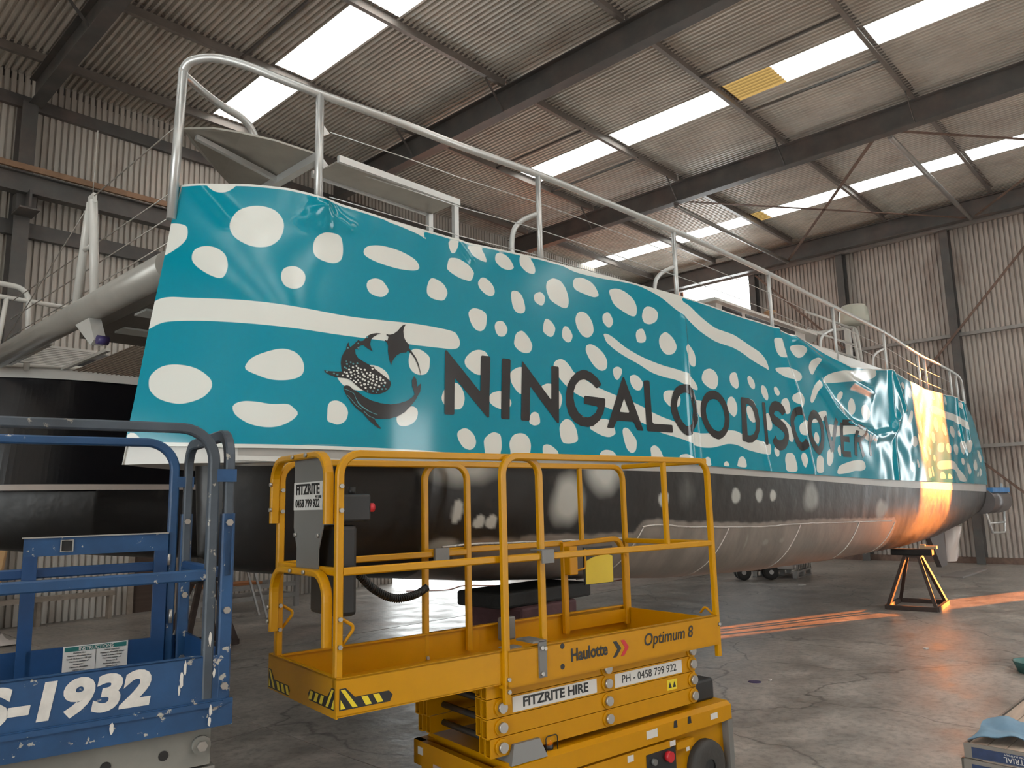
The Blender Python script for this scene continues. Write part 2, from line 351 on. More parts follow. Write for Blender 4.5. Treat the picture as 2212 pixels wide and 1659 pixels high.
# far end wall: two girts, columns, sheets; a missing bay under the roof, a door left ajar at the right
wall_far = thing('wall_far', 'corrugated steel end wall behind the stern', 'wall', kind='structure')
M_wallE = corr_mat('galvanised_wall_rusty', (0.56, 0.50, 0.45), (0.27, 0.19, 0.155), 0.5, 0.50, 0.70)
PE = 0.116; NE = 6; SE = PE*NE
meE = {}
def esheet(y0, z0, L):
    if L not in meE: meE[L] = corrugated(NE, PE, 0.055, L, trap=True).mesh('wall_sheet', M_wallE)
    o = place('wall_sheet', meE[L], wall_far, (XE, y0+SE, z0)); o.rotation_euler = (pi/2, 0, -pi/2)
GAP0, GAP1 = 0.02, 0.78
y = GAP1
while y < YW:
    esheet(y, 0.12, 5.88)
    if not (10.45 < y+SE/2 < 13.4): esheet(y, 6.0, 3.65)
    y += SE
y = GAP0-SE
while y > YR-SE:
    esheet(y, 0.12, 5.88); esheet(y, 6.0, 3.65); y -= SE
esheet(GAP0, 6.0, 3.65); esheet(GAP1-SE, 6.0, 3.65)
for y in (-0.4, 2.14, 4.94, 7.74, 10.49, 13.24, -3.2, -6.0):
    ibeam(MB(), (XE-0.20, y, 0), (XE-0.20, y, 8.95), (1, 0, 0), 0.30, 0.20).build('column', M_steel, wall_far)
for z in (3.0, 6.0):
    for y0, y1 in ((YR, -0.4), (2.14, 4.94), (4.94, 7.74), (7.74, 10.49), (10.49, 13.24), (13.24, YW)):
        MB().bx(XE-0.15, XE-0.03, y0+0.02, y1-0.02, z-0.045, z+0.045).build('girt', M_galv, wall_far)
MB().bx(XE-0.36, XE-0.20, YR, YW, 8.90, 9.02).build('header_beam', M_galv, wall_far)
MB().bx(XE-0.10, XE-0.02, YR, YW, 8.95, 9.65).build('header_plate', M_steel, wall_far)
MB().tube([(XE-0.52, YW, 9.16), (XE-0.52, 6.6, 9.18), (XE-0.52, 6.55, 9.18), (XE-0.52, 2, 9.22)], 0.03).build('conduit', M_galv, wall_far)
for y0, y1 in ((YR, GAP0-0.03), (GAP1+0.03, YW)): MB().bx(XE-0.08, XE+0.05, y0, y1, 0, 0.16).build('base_rail', M_rustbar, wall_far)
for (ya, za), (yb, zb) in (((3.0, 8.12), (5.9, 4.9)), ((10.35, 8.85), (7.8, 6.05)), ((4.75, 2.68), (2.2, 0.2))):
    MB().bar([(XE-0.37, ya, za), (XE-0.37, yb, zb)], 0.06, 0.012, up=(1, 0, 0)).build('diagonal_brace', M_rustbar, wall_far)

# right wall and back end are outside the picture; both stand open to the yard
wall_right = thing('wall_right', 'right side of the shed with one open doorway', 'wall', kind='structure')
MB().bx(XB, XE, YR-0.05, YR, 4.8, ZR).build('wall_sheet', M_wall, wall_right)
for a, b in ((XB, 8.0), (11.5, XE)): MB().bx(a, b, YR-0.05, YR, 0, 4.8).build('wall_sheet', M_wall, wall_right)
wall_back = thing('wall_back', 'back end of the shed with its big doors open', 'wall', kind='structure')
MB().bx(XB-0.05, XB, YR, YW, 5.0, ZR).build('wall_sheet', M_wall, wall_back)
for a, b in ((YR, -4.0), (4.0, YW)): MB().bx(XB-0.05, XB, a, b, 0, 5.0).build('wall_sheet', M_wall, wall_back)
portal('portal_back', (XB-0.1, 0.0, 2.5), (0, radians(-90), 0), 5.0, 8.0)
portal('portal_right', (9.75, YR-0.1, 2.4), (radians(90), 0, 0), 3.5, 4.8)
portal('portal_far', (XE+0.1, 11.9, 7.5), (0, radians(90), 0), 3.0, 2.8)
portal('portal_left', (13.6, YW+0.1, 1.5), (radians(-90), 0, 0), 4.8, 3.0)
SPOTS=[
 [1.645,2.502,1.654,2.555,1.698,2.603,1.758,2.611,1.825,2.59,1.877,2.54,1.891,2.495,1.876,2.451,1.835,2.411,1.761,2.387,1.69,2.411,1.653,2.457],
 [2.036,2.585,2.044,2.622,2.083,2.664,2.185,2.706,2.253,2.698,2.296,2.659,2.311,2.6,2.294,2.553,2.235,2.528,2.153,2.527,2.081,2.555],
 [1.974,2.358,1.983,2.384,2.024,2.4,2.079,2.398,2.151,2.386,2.226,2.388,2.257,2.366,2.278,2.333,2.24,2.29,2.179,2.26,2.113,2.255,2.043,2.274,1.989,2.318],
 [1.819,3.254,1.832,3.3,1.87,3.322,1.917,3.312,1.955,3.269,1.965,3.206,1.956,3.154,1.938,3.123,1.904,3.131,1.858,3.169,1.827,3.213],
 [2.205,3.136,2.217,3.189,2.254,3.212,2.293,3.209,2.325,3.175,2.325,3.126,2.303,3.087,2.263,3.072,2.222,3.089],
 [1.668,3.115,1.675,3.147,1.685,3.152,1.691,3.12,1.685,3.091,1.668,3.061],
 [1.642,2.928,1.655,2.968,1.685,2.999,1.729,3.013,1.831,3.003,2.033,2.989,2.205,2.972,2.525,2.935,2.755,2.933,3.017,2.941,3.277,2.934,3.335,2.911,3.358,2.864,3.341,2.827,3.286,2.811,3.209,2.808,2.947,2.803,2.523,2.812,2.278,2.832,2.057,2.851,1.86,2.866,1.737,2.867,1.69,2.855,1.632,2.819],
 [1.565,2.154,1.566,2.22,1.574,2.233,1.587,2.232,1.6,2.219,1.613,2.195,1.623,2.164],
 [1.892,3.715,1.904,3.694,1.929,3.673,1.965,3.67,1.995,3.688,2.016,3.714,2.016,3.739,1.892,3.746],
 [1.714,3.461,1.748,3.474,1.778,3.47,1.802,3.455,1.808,3.43,1.804,3.38,1.785,3.341,1.745,3.295,1.707,3.269,1.695,3.301,1.701,3.368],
 [1.981,3.451,1.988,3.496,2.022,3.551,2.071,3.58,2.127,3.586,2.185,3.565,2.221,3.518,2.23,3.459,2.211,3.388,2.17,3.34,2.122,3.322,2.066,3.329,2.012,3.367,1.989,3.406],
 [2.374,3.34,2.387,3.401,2.423,3.438,2.469,3.447,2.515,3.439,2.533,3.406,2.537,3.332,2.523,3.28,2.483,3.257,2.427,3.265,2.385,3.292],
 [2.659,3.348,2.671,3.383,2.715,3.405,2.791,3.413,2.901,3.4,3.001,3.366,3.035,3.326,3.024,3.299,2.965,3.285,2.867,3.283,2.758,3.298,2.685,3.322],
 [2.676,3.139,2.688,3.174,2.727,3.194,2.772,3.189,2.808,3.15,2.817,3.122,2.785,3.087,2.746,3.081,2.695,3.098],
 [2.809,3.582,2.921,3.562,3.039,3.537,3.098,3.511,3.074,3.544,3.064,3.567,2.954,3.581,2.825,3.598],
 [3.27,3.527,3.287,3.553,3.334,3.56,3.35,3.534,3.328,3.481,3.293,3.47],
 [3.125,3.26,3.165,3.262,3.225,3.239,3.255,3.193,3.248,3.163,3.226,3.131,3.182,3.123,3.129,3.129,3.097,3.149,3.092,3.181,3.101,3.222],
 [3.26,3.383,3.274,3.424,3.307,3.437,3.357,3.439,3.43,3.419,3.479,3.384,3.488,3.359,3.461,3.307,3.413,3.303,3.34,3.312,3.259,3.346],
 [3.525,3.301,3.535,3.324,3.563,3.35,3.606,3.35,3.658,3.321,3.683,3.283,3.676,3.249,3.643,3.232,3.595,3.237,3.541,3.268],
 [3.448,3.524,3.478,3.494,3.531,3.476,3.586,3.47,3.612,3.475,3.599,3.515,3.572,3.551,3.557,3.572,3.433,3.544],
 [3.697,3.512,3.706,3.548,3.74,3.568,3.803,3.567,3.854,3.54,3.888,3.494,3.86,3.47,3.817,3.459,3.758,3.463,3.708,3.49],
 [3.952,3.556,3.958,3.589,3.976,3.606,4.036,3.61,4.09,3.586,4.121,3.541,4.119,3.499,4.086,3.486,4.026,3.487,3.964,3.52],
 [3.849,3.259,3.855,3.303,3.885,3.317,3.925,3.317,3.964,3.293,3.989,3.241,3.994,3.194,3.977,3.17,3.941,3.157,3.897,3.162,3.864,3.194],
 [4.102,3.328,4.16,3.36,4.193,3.358,4.221,3.337,4.222,3.308,4.203,3.272,4.174,3.259,4.137,3.264,4.102,3.283],
 [4.243,3.41,4.255,3.455,4.296,3.487,4.346,3.503,4.416,3.497,4.475,3.455,4.507,3.387,4.507,3.333,4.487,3.299,4.445,3.287,4.375,3.296,4.288,3.323,4.256,3.366],
 [4.573,3.508,4.589,3.546,4.628,3.566,4.693,3.579,4.78,3.574,4.856,3.544,4.903,3.489,4.898,3.467,4.844,3.447,4.761,3.448,4.632,3.458,4.585,3.477],
 [3.435,3.068,3.445,3.095,3.472,3.115,3.506,3.121,3.56,3.115,3.597,3.094,3.599,3.047,3.589,3.004,3.564,2.977,3.533,2.967,3.495,2.975,3.458,3.01],
 [3.678,3.03,3.691,3.053,3.724,3.067,3.761,3.068,3.79,3.044,3.803,3.016,3.788,2.983,3.762,2.963,3.72,2.958,3.696,2.973,3.681,3],
 [3.869,2.919,3.872,2.956,3.891,3.001,3.932,3.026,3.967,3.028,4.02,2.995,4.054,2.951,4.058,2.926,4.038,2.889,3.997,2.873,3.943,2.874,3.9,2.89],
 [4.186,3.067,4.191,3.11,4.212,3.155,4.237,3.166,4.28,3.156,4.322,3.124,4.329,3.099,4.314,3.064,4.285,3.036,4.245,3.034,4.198,3.053],
 [4.41,3.052,4.412,3.098,4.432,3.134,4.458,3.145,4.493,3.137,4.532,3.096,4.536,3.07,4.513,3.034,4.476,3.019,4.441,3.027],
 [4.585,3.205,4.598,3.254,4.637,3.287,4.686,3.298,4.75,3.283,4.802,3.233,4.817,3.18,4.81,3.148,4.772,3.111,4.722,3.094,4.663,3.102,4.608,3.148],
 [2.95,2.696,2.955,2.73,2.968,2.761,2.995,2.778,3.035,2.778,3.074,2.763,3.107,2.737,3.108,2.698,3.102,2.659,3.078,2.627,3.043,2.616,3.004,2.618,2.971,2.636,2.954,2.663],
 [2.49,2.56,2.503,2.531,2.526,2.508,2.568,2.49,2.604,2.485,2.631,2.484,2.697,2.492,2.766,2.525,2.809,2.56,2.809,2.584,2.787,2.615,2.748,2.637,2.699,2.645,2.624,2.633,2.534,2.599],
 [2.432,2.344,2.435,2.383,2.446,2.406,2.471,2.417,2.501,2.413,2.531,2.392,2.546,2.362,2.547,2.34,2.535,2.304,2.508,2.283,2.482,2.277,2.457,2.286,2.432,2.298],
 [2.856,2.318,2.86,2.344,2.908,2.381,2.956,2.409,2.984,2.409,3.006,2.392,3.009,2.364,2.996,2.33,2.966,2.303,2.922,2.286,2.885,2.285,2.864,2.296],
 [3.397,2.739,3.407,2.768,3.445,2.804,3.491,2.828,3.537,2.837,3.584,2.83,3.607,2.81,3.63,2.778,3.612,2.718,3.564,2.678,3.532,2.665,3.487,2.669,3.435,2.692,3.406,2.714],
 [3.198,2.476,3.204,2.504,3.218,2.532,3.267,2.58,3.309,2.59,3.345,2.582,3.38,2.541,3.392,2.492,3.378,2.446,3.355,2.423,3.327,2.416,3.263,2.416,3.216,2.443],
 [3.618,2.505,3.619,2.53,3.647,2.553,3.704,2.569,3.753,2.568,3.81,2.532,3.832,2.499,3.817,2.471,3.783,2.454,3.725,2.447,3.66,2.462,3.621,2.485],
 [3.824,2.688,3.829,2.715,3.878,2.747,3.935,2.764,4.01,2.756,4.035,2.704,4.014,2.628,3.976,2.582,3.927,2.569,3.881,2.592,3.835,2.641],
 [4.155,2.636,4.18,2.66,4.227,2.673,4.294,2.668,4.35,2.629,4.382,2.581,4.37,2.529,4.343,2.492,4.286,2.497,4.241,2.55],
 [4.014,2.369,4.015,2.405,4.037,2.439,4.074,2.452,4.11,2.441,4.126,2.406,4.122,2.369,4.074,2.354,4.043,2.357],
 [3.321,2.259,3.352,2.286,3.392,2.296,3.432,2.284,3.469,2.253,3.484,2.215,3.474,2.181,3.444,2.161,3.418,2.157,3.371,2.172,3.333,2.214],
 [3.557,2.195,3.561,2.232,3.607,2.268,3.651,2.283,3.683,2.28,3.715,2.267,3.724,2.225,3.723,2.179,3.711,2.145,3.706,2.11,3.571,2.107,3.563,2.151],
 [3.802,2.205,3.813,2.24,3.848,2.274,3.908,2.29,3.964,2.285,4.007,2.255,4.023,2.208,4.012,2.154,4.002,2.118,3.829,2.114,3.81,2.165],
 [4.149,2.189,4.159,2.213,4.197,2.223,4.243,2.216,4.289,2.194,4.32,2.17,4.318,2.127,4.164,2.123,4.152,2.158],
 [4.343,2.345,4.357,2.383,4.398,2.414,4.438,2.423,4.487,2.41,4.535,2.362,4.555,2.305,4.552,2.264,4.498,2.245,4.438,2.238,4.379,2.245,4.352,2.289],
 [4.707,2.372,4.774,2.343,4.871,2.318,4.96,2.312,5.03,2.335,5.045,2.35,5.029,2.397,4.97,2.447,4.869,2.451,4.758,2.414],
 [4.492,2.144,4.528,2.155,4.574,2.15,4.572,2.131,4.491,2.128],
 [4.823,2.154,4.828,2.177,4.874,2.202,4.93,2.208,4.997,2.199,5.046,2.167,5.055,2.14,4.822,2.134],
 [4.698,2.989,4.711,3.025,4.745,3.041,4.789,3.045,4.865,3.028,4.941,2.986,4.979,2.936,4.974,2.886,4.943,2.857,4.891,2.845,4.831,2.856,4.768,2.896,4.722,2.945],
 [5.055,2.871,5.09,2.896,5.138,2.905,5.179,2.892,5.185,2.868,5.162,2.83,5.124,2.798,5.106,2.791,5.072,2.807,5.057,2.84],
 [5.299,2.838,5.36,2.862,5.416,2.857,5.47,2.827,5.491,2.799,5.464,2.753,5.424,2.733,5.361,2.736,5.309,2.774],
 [5.419,3.217,5.431,3.249,5.472,3.276,5.525,3.287,5.549,3.27,5.574,3.225,5.561,3.182,5.507,3.161,5.442,3.159,5.425,3.185],
 [5.782,3.224,5.812,3.271,5.878,3.308,5.935,3.309,6.017,3.274,6.069,3.218,6.065,3.178,6.016,3.132,5.935,3.11,5.859,3.115,5.794,3.165],
 [6.211,3.205,6.227,3.235,6.274,3.254,6.325,3.228,6.381,3.179,6.401,3.116,6.381,3.053,6.319,3.05,6.277,3.077,6.231,3.144],
 [4.955,3.159,5.023,3.162,5.114,3.137,5.243,3.09,5.389,3.055,5.579,3.023,5.819,2.999,6.059,2.988,6.219,2.971,6.32,2.93,6.391,2.881,6.413,2.83,6.324,2.83,6.206,2.854,6.047,2.886,5.836,2.894,5.635,2.914,5.444,2.963,5.26,3.002,5.107,3.043,4.994,3.091,4.962,3.129],
 [4.95,3.313,4.985,3.338,5.02,3.351,5.055,3.341,5.083,3.311,5.093,3.281,5.07,3.245,5.033,3.223,4.994,3.23,4.953,3.258,4.946,3.283],
 [5.053,3.538,5.089,3.561,5.148,3.578,5.226,3.582,5.318,3.566,5.4,3.531,5.443,3.483,5.449,3.433,5.431,3.394,5.396,3.378,5.339,3.378,5.239,3.397,5.132,3.428,5.082,3.473],
 [5.527,3.412,5.549,3.461,5.591,3.495,5.642,3.508,5.713,3.507,5.772,3.483,5.782,3.449,5.754,3.398,5.689,3.362,5.627,3.345,5.558,3.349,5.529,3.379],
 [4.204,3.635,4.434,3.627,4.588,3.611,4.749,3.614,5.007,3.632,5.241,3.655,5.472,3.668,5.668,3.655,5.871,3.624,6.079,3.564,6.223,3.531,6.352,3.475,6.519,3.414,6.775,3.363,6.973,3.352,7.189,3.348,7.389,3.32,7.593,3.271,7.785,3.238,7.929,3.219,8.018,3.203,8.014,3.244,7.956,3.31,7.83,3.372,7.616,3.416,7.43,3.456,7.25,3.489,7.051,3.494,6.859,3.498,6.678,3.531,6.513,3.579,6.354,3.639,6.223,3.675,6.235,3.782,5.652,3.725,5.223,3.697,4.833,3.679,4.437,3.677],
 [4.293,2.816,4.311,2.849,4.372,2.875,4.432,2.868,4.492,2.831,4.54,2.79,4.653,2.755,4.829,2.705,5.077,2.66,5.312,2.625,5.496,2.588,5.616,2.557,5.798,2.524,5.98,2.498,6.158,2.445,6.363,2.418,6.519,2.421,6.681,2.438,6.946,2.47,7.101,2.474,7.267,2.449,7.583,2.407,7.875,2.375,7.903,2.346,7.894,2.29,7.855,2.259,7.721,2.26,7.365,2.292,7.139,2.331,6.946,2.337,6.783,2.312,6.59,2.287,6.347,2.291,6.146,2.339,5.919,2.366,5.717,2.389,5.525,2.438,5.395,2.466,5.254,2.492,5.01,2.537,4.923,2.553,4.644,2.604,4.52,2.636,4.438,2.675,4.354,2.73,4.303,2.788],
 [6.498,2.956,6.534,3.017,6.603,3.05,6.686,3.062,6.766,3.043,6.818,2.99,6.799,2.912,6.743,2.869,6.677,2.863,6.582,2.883,6.514,2.917],
 [7.062,3.007,7.087,3.053,7.153,3.079,7.225,3.076,7.25,3,7.248,2.947,7.201,2.914,7.13,2.923,7.073,2.956],
 [6.962,2.733,6.987,2.786,7.053,2.819,7.114,2.809,7.168,2.749,7.167,2.68,7.124,2.63,7.077,2.619,7.003,2.652,6.97,2.692],
 [5.813,2.741,5.851,2.767,5.922,2.781,6.022,2.782,6.09,2.742,6.094,2.688,6.05,2.642,5.92,2.632,5.84,2.668,5.813,2.695],
 [6.364,2.718,6.42,2.728,6.497,2.721,6.538,2.667,6.512,2.585,6.439,2.572,6.39,2.617],
 [5.145,2.362,5.157,2.39,5.187,2.4,5.234,2.391,5.297,2.342,5.34,2.298,5.33,2.231,5.297,2.202,5.254,2.195,5.197,2.226,5.161,2.294],
 [5.547,2.239,5.573,2.261,5.619,2.27,5.677,2.251,5.725,2.202,5.739,2.136,5.56,2.132,5.553,2.189],
 [6.017,2.173,6.029,2.196,6.088,2.209,6.176,2.212,6.247,2.179,6.243,2.149,6.013,2.143],
 [6.444,2.157,6.489,2.187,6.533,2.197,6.574,2.185,6.582,2.143,6.579,2.118,6.447,2.115],
 [7.47,3.05,7.494,3.074,7.547,3.082,7.615,3.05,7.649,3.006,7.638,2.961,7.598,2.946,7.528,2.965,7.484,3.008],
 [7.797,2.971,7.82,3.008,7.865,3.015,7.926,2.988,7.964,2.917,7.949,2.866,7.913,2.852,7.852,2.878,7.806,2.923],
 [8.114,3.001,8.134,3.026,8.169,3.029,8.222,3.001,8.25,2.963,8.221,2.935,8.186,2.93,8.132,2.952],
 [7.388,2.716,7.414,2.751,7.475,2.756,7.551,2.719,7.603,2.656,7.594,2.603,7.53,2.587,7.452,2.608,7.4,2.661],
 [7.487,2.83,7.548,2.828,7.605,2.799,7.64,2.754,7.6,2.766,7.523,2.802],
 [8.262,2.842,8.295,2.89,8.37,2.915,8.429,2.912,8.469,2.869,8.49,2.788,8.458,2.749,8.372,2.736,8.307,2.764],
 [7.85,2.673,7.877,2.704,7.922,2.712,7.968,2.661,7.988,2.584,7.957,2.533,7.9,2.52,7.85,2.547],
 [8.553,2.927,8.586,2.972,8.695,3.018,8.772,3.025,8.868,2.997,8.91,2.947,8.883,2.88,8.812,2.843,8.714,2.862,8.596,2.894],
 [8.183,3.236,8.257,3.257,8.45,3.277,8.696,3.279,8.843,3.252,8.879,3.213,8.84,3.176,8.746,3.149,8.596,3.146,8.382,3.171,8.224,3.205],
 [8.604,3.54,8.664,3.567,8.781,3.582,8.908,3.575,8.979,3.541,8.962,3.483,8.882,3.448,8.777,3.436,8.681,3.459,8.614,3.498],
 [9.119,3.359,9.17,3.432,9.233,3.476,9.305,3.491,9.385,3.475,9.368,3.399,9.297,3.324,9.232,3.28,9.155,3.297],
 [8.194,3.58,8.33,3.595,8.415,3.54,8.45,3.471,8.449,3.403,8.374,3.386,8.295,3.404,8.224,3.462],
 [9.527,3.224,9.599,3.289,9.776,3.359,10.029,3.407,10.385,3.444,11.272,3.549,11.362,3.474,10.792,3.346,10.184,3.279,9.836,3.235,9.537,3.205],
 [9.097,2.962,9.137,3.02,9.241,3.129,9.385,3.221,9.414,3.224,9.422,3.157,9.372,3.097,9.235,2.974,9.157,2.927,9.104,2.93],
 [9.635,3.064,9.671,3.092,9.712,3.082,9.716,3.037,9.666,3.01],
 [9.961,3.058,10.003,3.108,10.09,3.149,10.166,3.14,10.153,3.086,10.06,3.025,9.979,3.007],
 [10.334,2.958,10.372,3.033,10.458,3.091,10.554,3.078,10.601,3.003,10.561,2.915,10.45,2.869,10.358,2.888],
 [9.998,2.921,10.046,2.966,10.111,2.98,10.165,2.945,10.16,2.863,10.049,2.855],
 [10.805,2.945,10.879,3.024,11.06,3.045,11.18,2.959,11.118,2.867,10.964,2.826,10.834,2.86],
 [9.091,2.68,9.126,2.72,9.24,2.744,9.281,2.807,9.399,2.837,9.515,2.854,9.562,2.832,9.52,2.751,9.314,2.705,9.145,2.68],
 [8.702,2.615,8.778,2.677,8.911,2.701,8.984,2.674,8.997,2.611,8.93,2.543,8.821,2.511,8.724,2.533],
 [8.19,2.635,8.23,2.668,8.288,2.667,8.399,2.628,8.507,2.563,8.542,2.493,8.505,2.43,8.433,2.427,8.348,2.483,8.27,2.57],
 [9.1,2.498,9.131,2.553,9.189,2.573,9.247,2.527,9.243,2.472,9.198,2.427,9.134,2.446],
 [9.59,2.677,9.887,2.689,10.328,2.709,10.718,2.682,10.936,2.596,10.99,2.537,10.757,2.575,10.498,2.611,10.171,2.589,9.854,2.55,9.646,2.546],
 [7.978,2.3,8.001,2.345,8.048,2.356,8.101,2.334,8.106,2.275,8.073,2.245,8.018,2.248],
 [8.254,2.23,8.298,2.281,8.383,2.294,8.478,2.287,8.539,2.228,8.549,2.096,8.286,2.092,8.254,2.171],
 [7.117,2.146,7.153,2.201,7.224,2.222,7.279,2.204,7.306,2.159,7.295,2.114,7.122,2.12],
 [6.828,2.123,6.86,2.158,6.905,2.162,6.945,2.121],
 [8.692,2.252,8.74,2.305,8.802,2.297,8.836,2.215,8.795,2.141,8.736,2.161],
 [9.11,2.211,9.15,2.27,9.236,2.292,9.325,2.259,9.328,2.172,9.287,2.091,9.098,2.094],
 [9.451,2.284,9.5,2.351,9.594,2.384,9.677,2.368,9.688,2.291,9.626,2.212,9.53,2.171,9.451,2.197],
 [9.848,2.374,9.884,2.427,9.947,2.435,9.947,2.31,9.887,2.313],
 [9.817,2.149,9.917,2.19,10.241,2.243,10.507,2.267,10.706,2.26,10.775,2.201,10.745,2.153,10.602,2.127,10.371,2.123,10.172,2.097,9.784,2.076],
 [13.054,3.417,13.109,3.478,13.164,3.493,13.239,3.465,13.252,3.384,13.191,3.328,13.135,3.313,13.063,3.347],
 [13.274,3.632,13.374,3.601,13.492,3.541,13.502,3.469,13.408,3.501,13.291,3.562],
 [13.564,3.589,13.646,3.619,13.74,3.575,13.803,3.497,13.769,3.453,13.679,3.459,13.596,3.53],
 [13.91,3.581,13.946,3.606,14.001,3.569,14.019,3.496,13.961,3.464,13.897,3.495],
 [12.729,3.506,12.772,3.54,12.868,3.54,12.93,3.486,12.883,3.441,12.79,3.452],
 [13.374,3.261,13.418,3.314,13.484,3.322,13.549,3.255,13.558,3.152,13.506,3.109,13.419,3.142],
 [13.646,3.242,13.69,3.292,13.764,3.293,13.836,3.236,13.834,3.162,13.763,3.113,13.67,3.139],
 [13.996,3.206,14.03,3.243,14.104,3.235,14.175,3.166,14.157,3.09,14.091,3.051,14.009,3.09],
 [14.122,3.451,14.163,3.485,14.214,3.465,14.219,3.417,14.166,3.393,14.113,3.408],
 [13.201,3.116,13.2,3.065,13.098,2.967,12.88,2.865,12.671,2.813,12.752,2.867,12.878,2.953,13.011,3.052,13.118,3.119],
 [13.505,2.942,13.559,2.99,13.63,2.986,13.687,2.892,13.666,2.808,13.593,2.79,13.526,2.851],
 [13.862,2.881,13.918,2.926,14.002,2.926,14.07,2.85,14.044,2.765,13.965,2.732,13.867,2.777],
 [12.897,2.629,12.964,2.682,13.109,2.713,13.241,2.7,13.266,2.646,13.212,2.573,13.081,2.541,12.939,2.562],
 [13.361,2.761,13.418,2.754,13.492,2.666,13.505,2.575,13.473,2.538,13.401,2.611,13.359,2.69],
 [13.611,2.518,13.663,2.569,13.739,2.543,13.813,2.443,13.792,2.36,13.728,2.341,13.635,2.417],
 [13.889,2.559,13.936,2.589,14.011,2.553,14.049,2.481,13.986,2.443,13.903,2.477],
 [13.121,2.322,13.166,2.351,13.221,2.315,13.244,2.236,13.185,2.215,13.127,2.263],
 [12.76,2.255,12.814,2.3,12.895,2.297,12.947,2.23,12.916,2.171,12.842,2.149,12.759,2.188],
 [13.716,2.194,13.768,2.231,13.854,2.207,13.902,2.136,13.878,2.074,13.706,2.072],
 [13.959,2.229,14.027,2.251,14.084,2.149,14.078,2.086,13.976,2.126],
 [14.392,3.486,14.461,3.526,14.567,3.53,14.65,3.477,14.62,3.424,14.538,3.408,14.424,3.435],
 [14.944,3.525,15.014,3.562,15.102,3.557,15.158,3.476,15.109,3.415,15.035,3.404,14.961,3.459],
 [15.388,3.519,15.452,3.556,15.546,3.551,15.611,3.458,15.564,3.407,15.483,3.412,15.41,3.464],
 [14.285,3.26,14.391,3.301,14.601,3.307,14.982,3.281,15.544,3.278,16.153,3.264,16.698,3.23,17.155,3.174,17.378,3.113,17.334,3.034,16.679,3.082,16.242,3.115,15.778,3.138,15.288,3.139,14.846,3.17,14.416,3.162,14.275,3.195],
 [14.361,2.996,14.448,3.088,14.541,3.111,14.629,3.067,14.66,2.938,14.607,2.864,14.537,2.847,14.434,2.903],
 [14.898,2.963,14.96,3.022,15.08,3.038,15.193,2.98,15.252,2.882,15.195,2.828,15.079,2.828,14.946,2.888],
 [15.526,2.943,15.589,3.004,15.725,3.027,15.885,2.987,15.952,2.908,15.863,2.834,15.752,2.816,15.593,2.855],
 [14.182,2.782,14.222,2.832,14.309,2.848,14.406,2.783,14.403,2.697,14.31,2.652,14.203,2.688],
 [14.523,2.584,14.579,2.645,14.766,2.678,14.941,2.672,14.927,2.588,14.832,2.524,14.651,2.513,14.53,2.53],
 [15.101,2.639,15.176,2.682,15.299,2.693,15.47,2.643,15.472,2.564,15.361,2.515,15.196,2.52,15.103,2.573],
 [15.667,2.64,15.739,2.683,15.955,2.7,16.128,2.67,16.107,2.575,15.992,2.507,15.834,2.508,15.68,2.56],
 [14.18,2.412,14.228,2.45,14.308,2.448,14.344,2.385,14.265,2.343,14.191,2.36],
 [16.252,2.427,16.325,2.459,16.46,2.445,16.51,2.375,16.4,2.33,16.266,2.345],
 [14.4,2.291,14.493,2.341,14.763,2.366,15.42,2.381,15.702,2.343,15.968,2.245,16.252,2.157,16.53,2.03,15.965,2.026,15.675,2.183,15.4,2.235,14.876,2.22,14.523,2.213,14.409,2.243],
 [14.505,2.123,14.586,2.161,14.72,2.168,14.835,2.127,14.851,2.062,14.499,2.059],
 [15.041,2.129,15.144,2.149,15.274,2.121,15.32,2.066,15.034,2.063],
 [16.502,3.521,16.777,3.551,16.871,3.503,16.83,3.425,16.69,3.438,16.506,3.472],
 [16.272,2.956,16.339,2.977,16.423,2.922,16.394,2.866,16.289,2.879],
 [16.322,2.726,16.434,2.778,16.575,2.773,16.648,2.667,16.596,2.569,16.475,2.529,16.333,2.583],
 [16.836,2.76,17.018,2.812,17.283,2.83,17.393,2.735,17.293,2.618,17.081,2.586,16.875,2.664],
 [17.346,2.346,17.522,2.438,17.644,2.469,17.811,2.395,17.829,2.306,17.61,2.239,17.386,2.266],
 [16.747,2.32,16.829,2.38,16.955,2.361,17.09,2.242,17.029,2.18,16.876,2.165],
 [18.002,2.645,18.133,2.676,18.356,2.605,18.438,2.49,18.316,2.423,18.139,2.507],
 [18.032,2.22,18.159,2.3,18.289,2.264,18.269,2.174,18.012,2.13],
 [17.698,2.152,17.887,2.224,17.916,2.155,17.746,2.115],
]
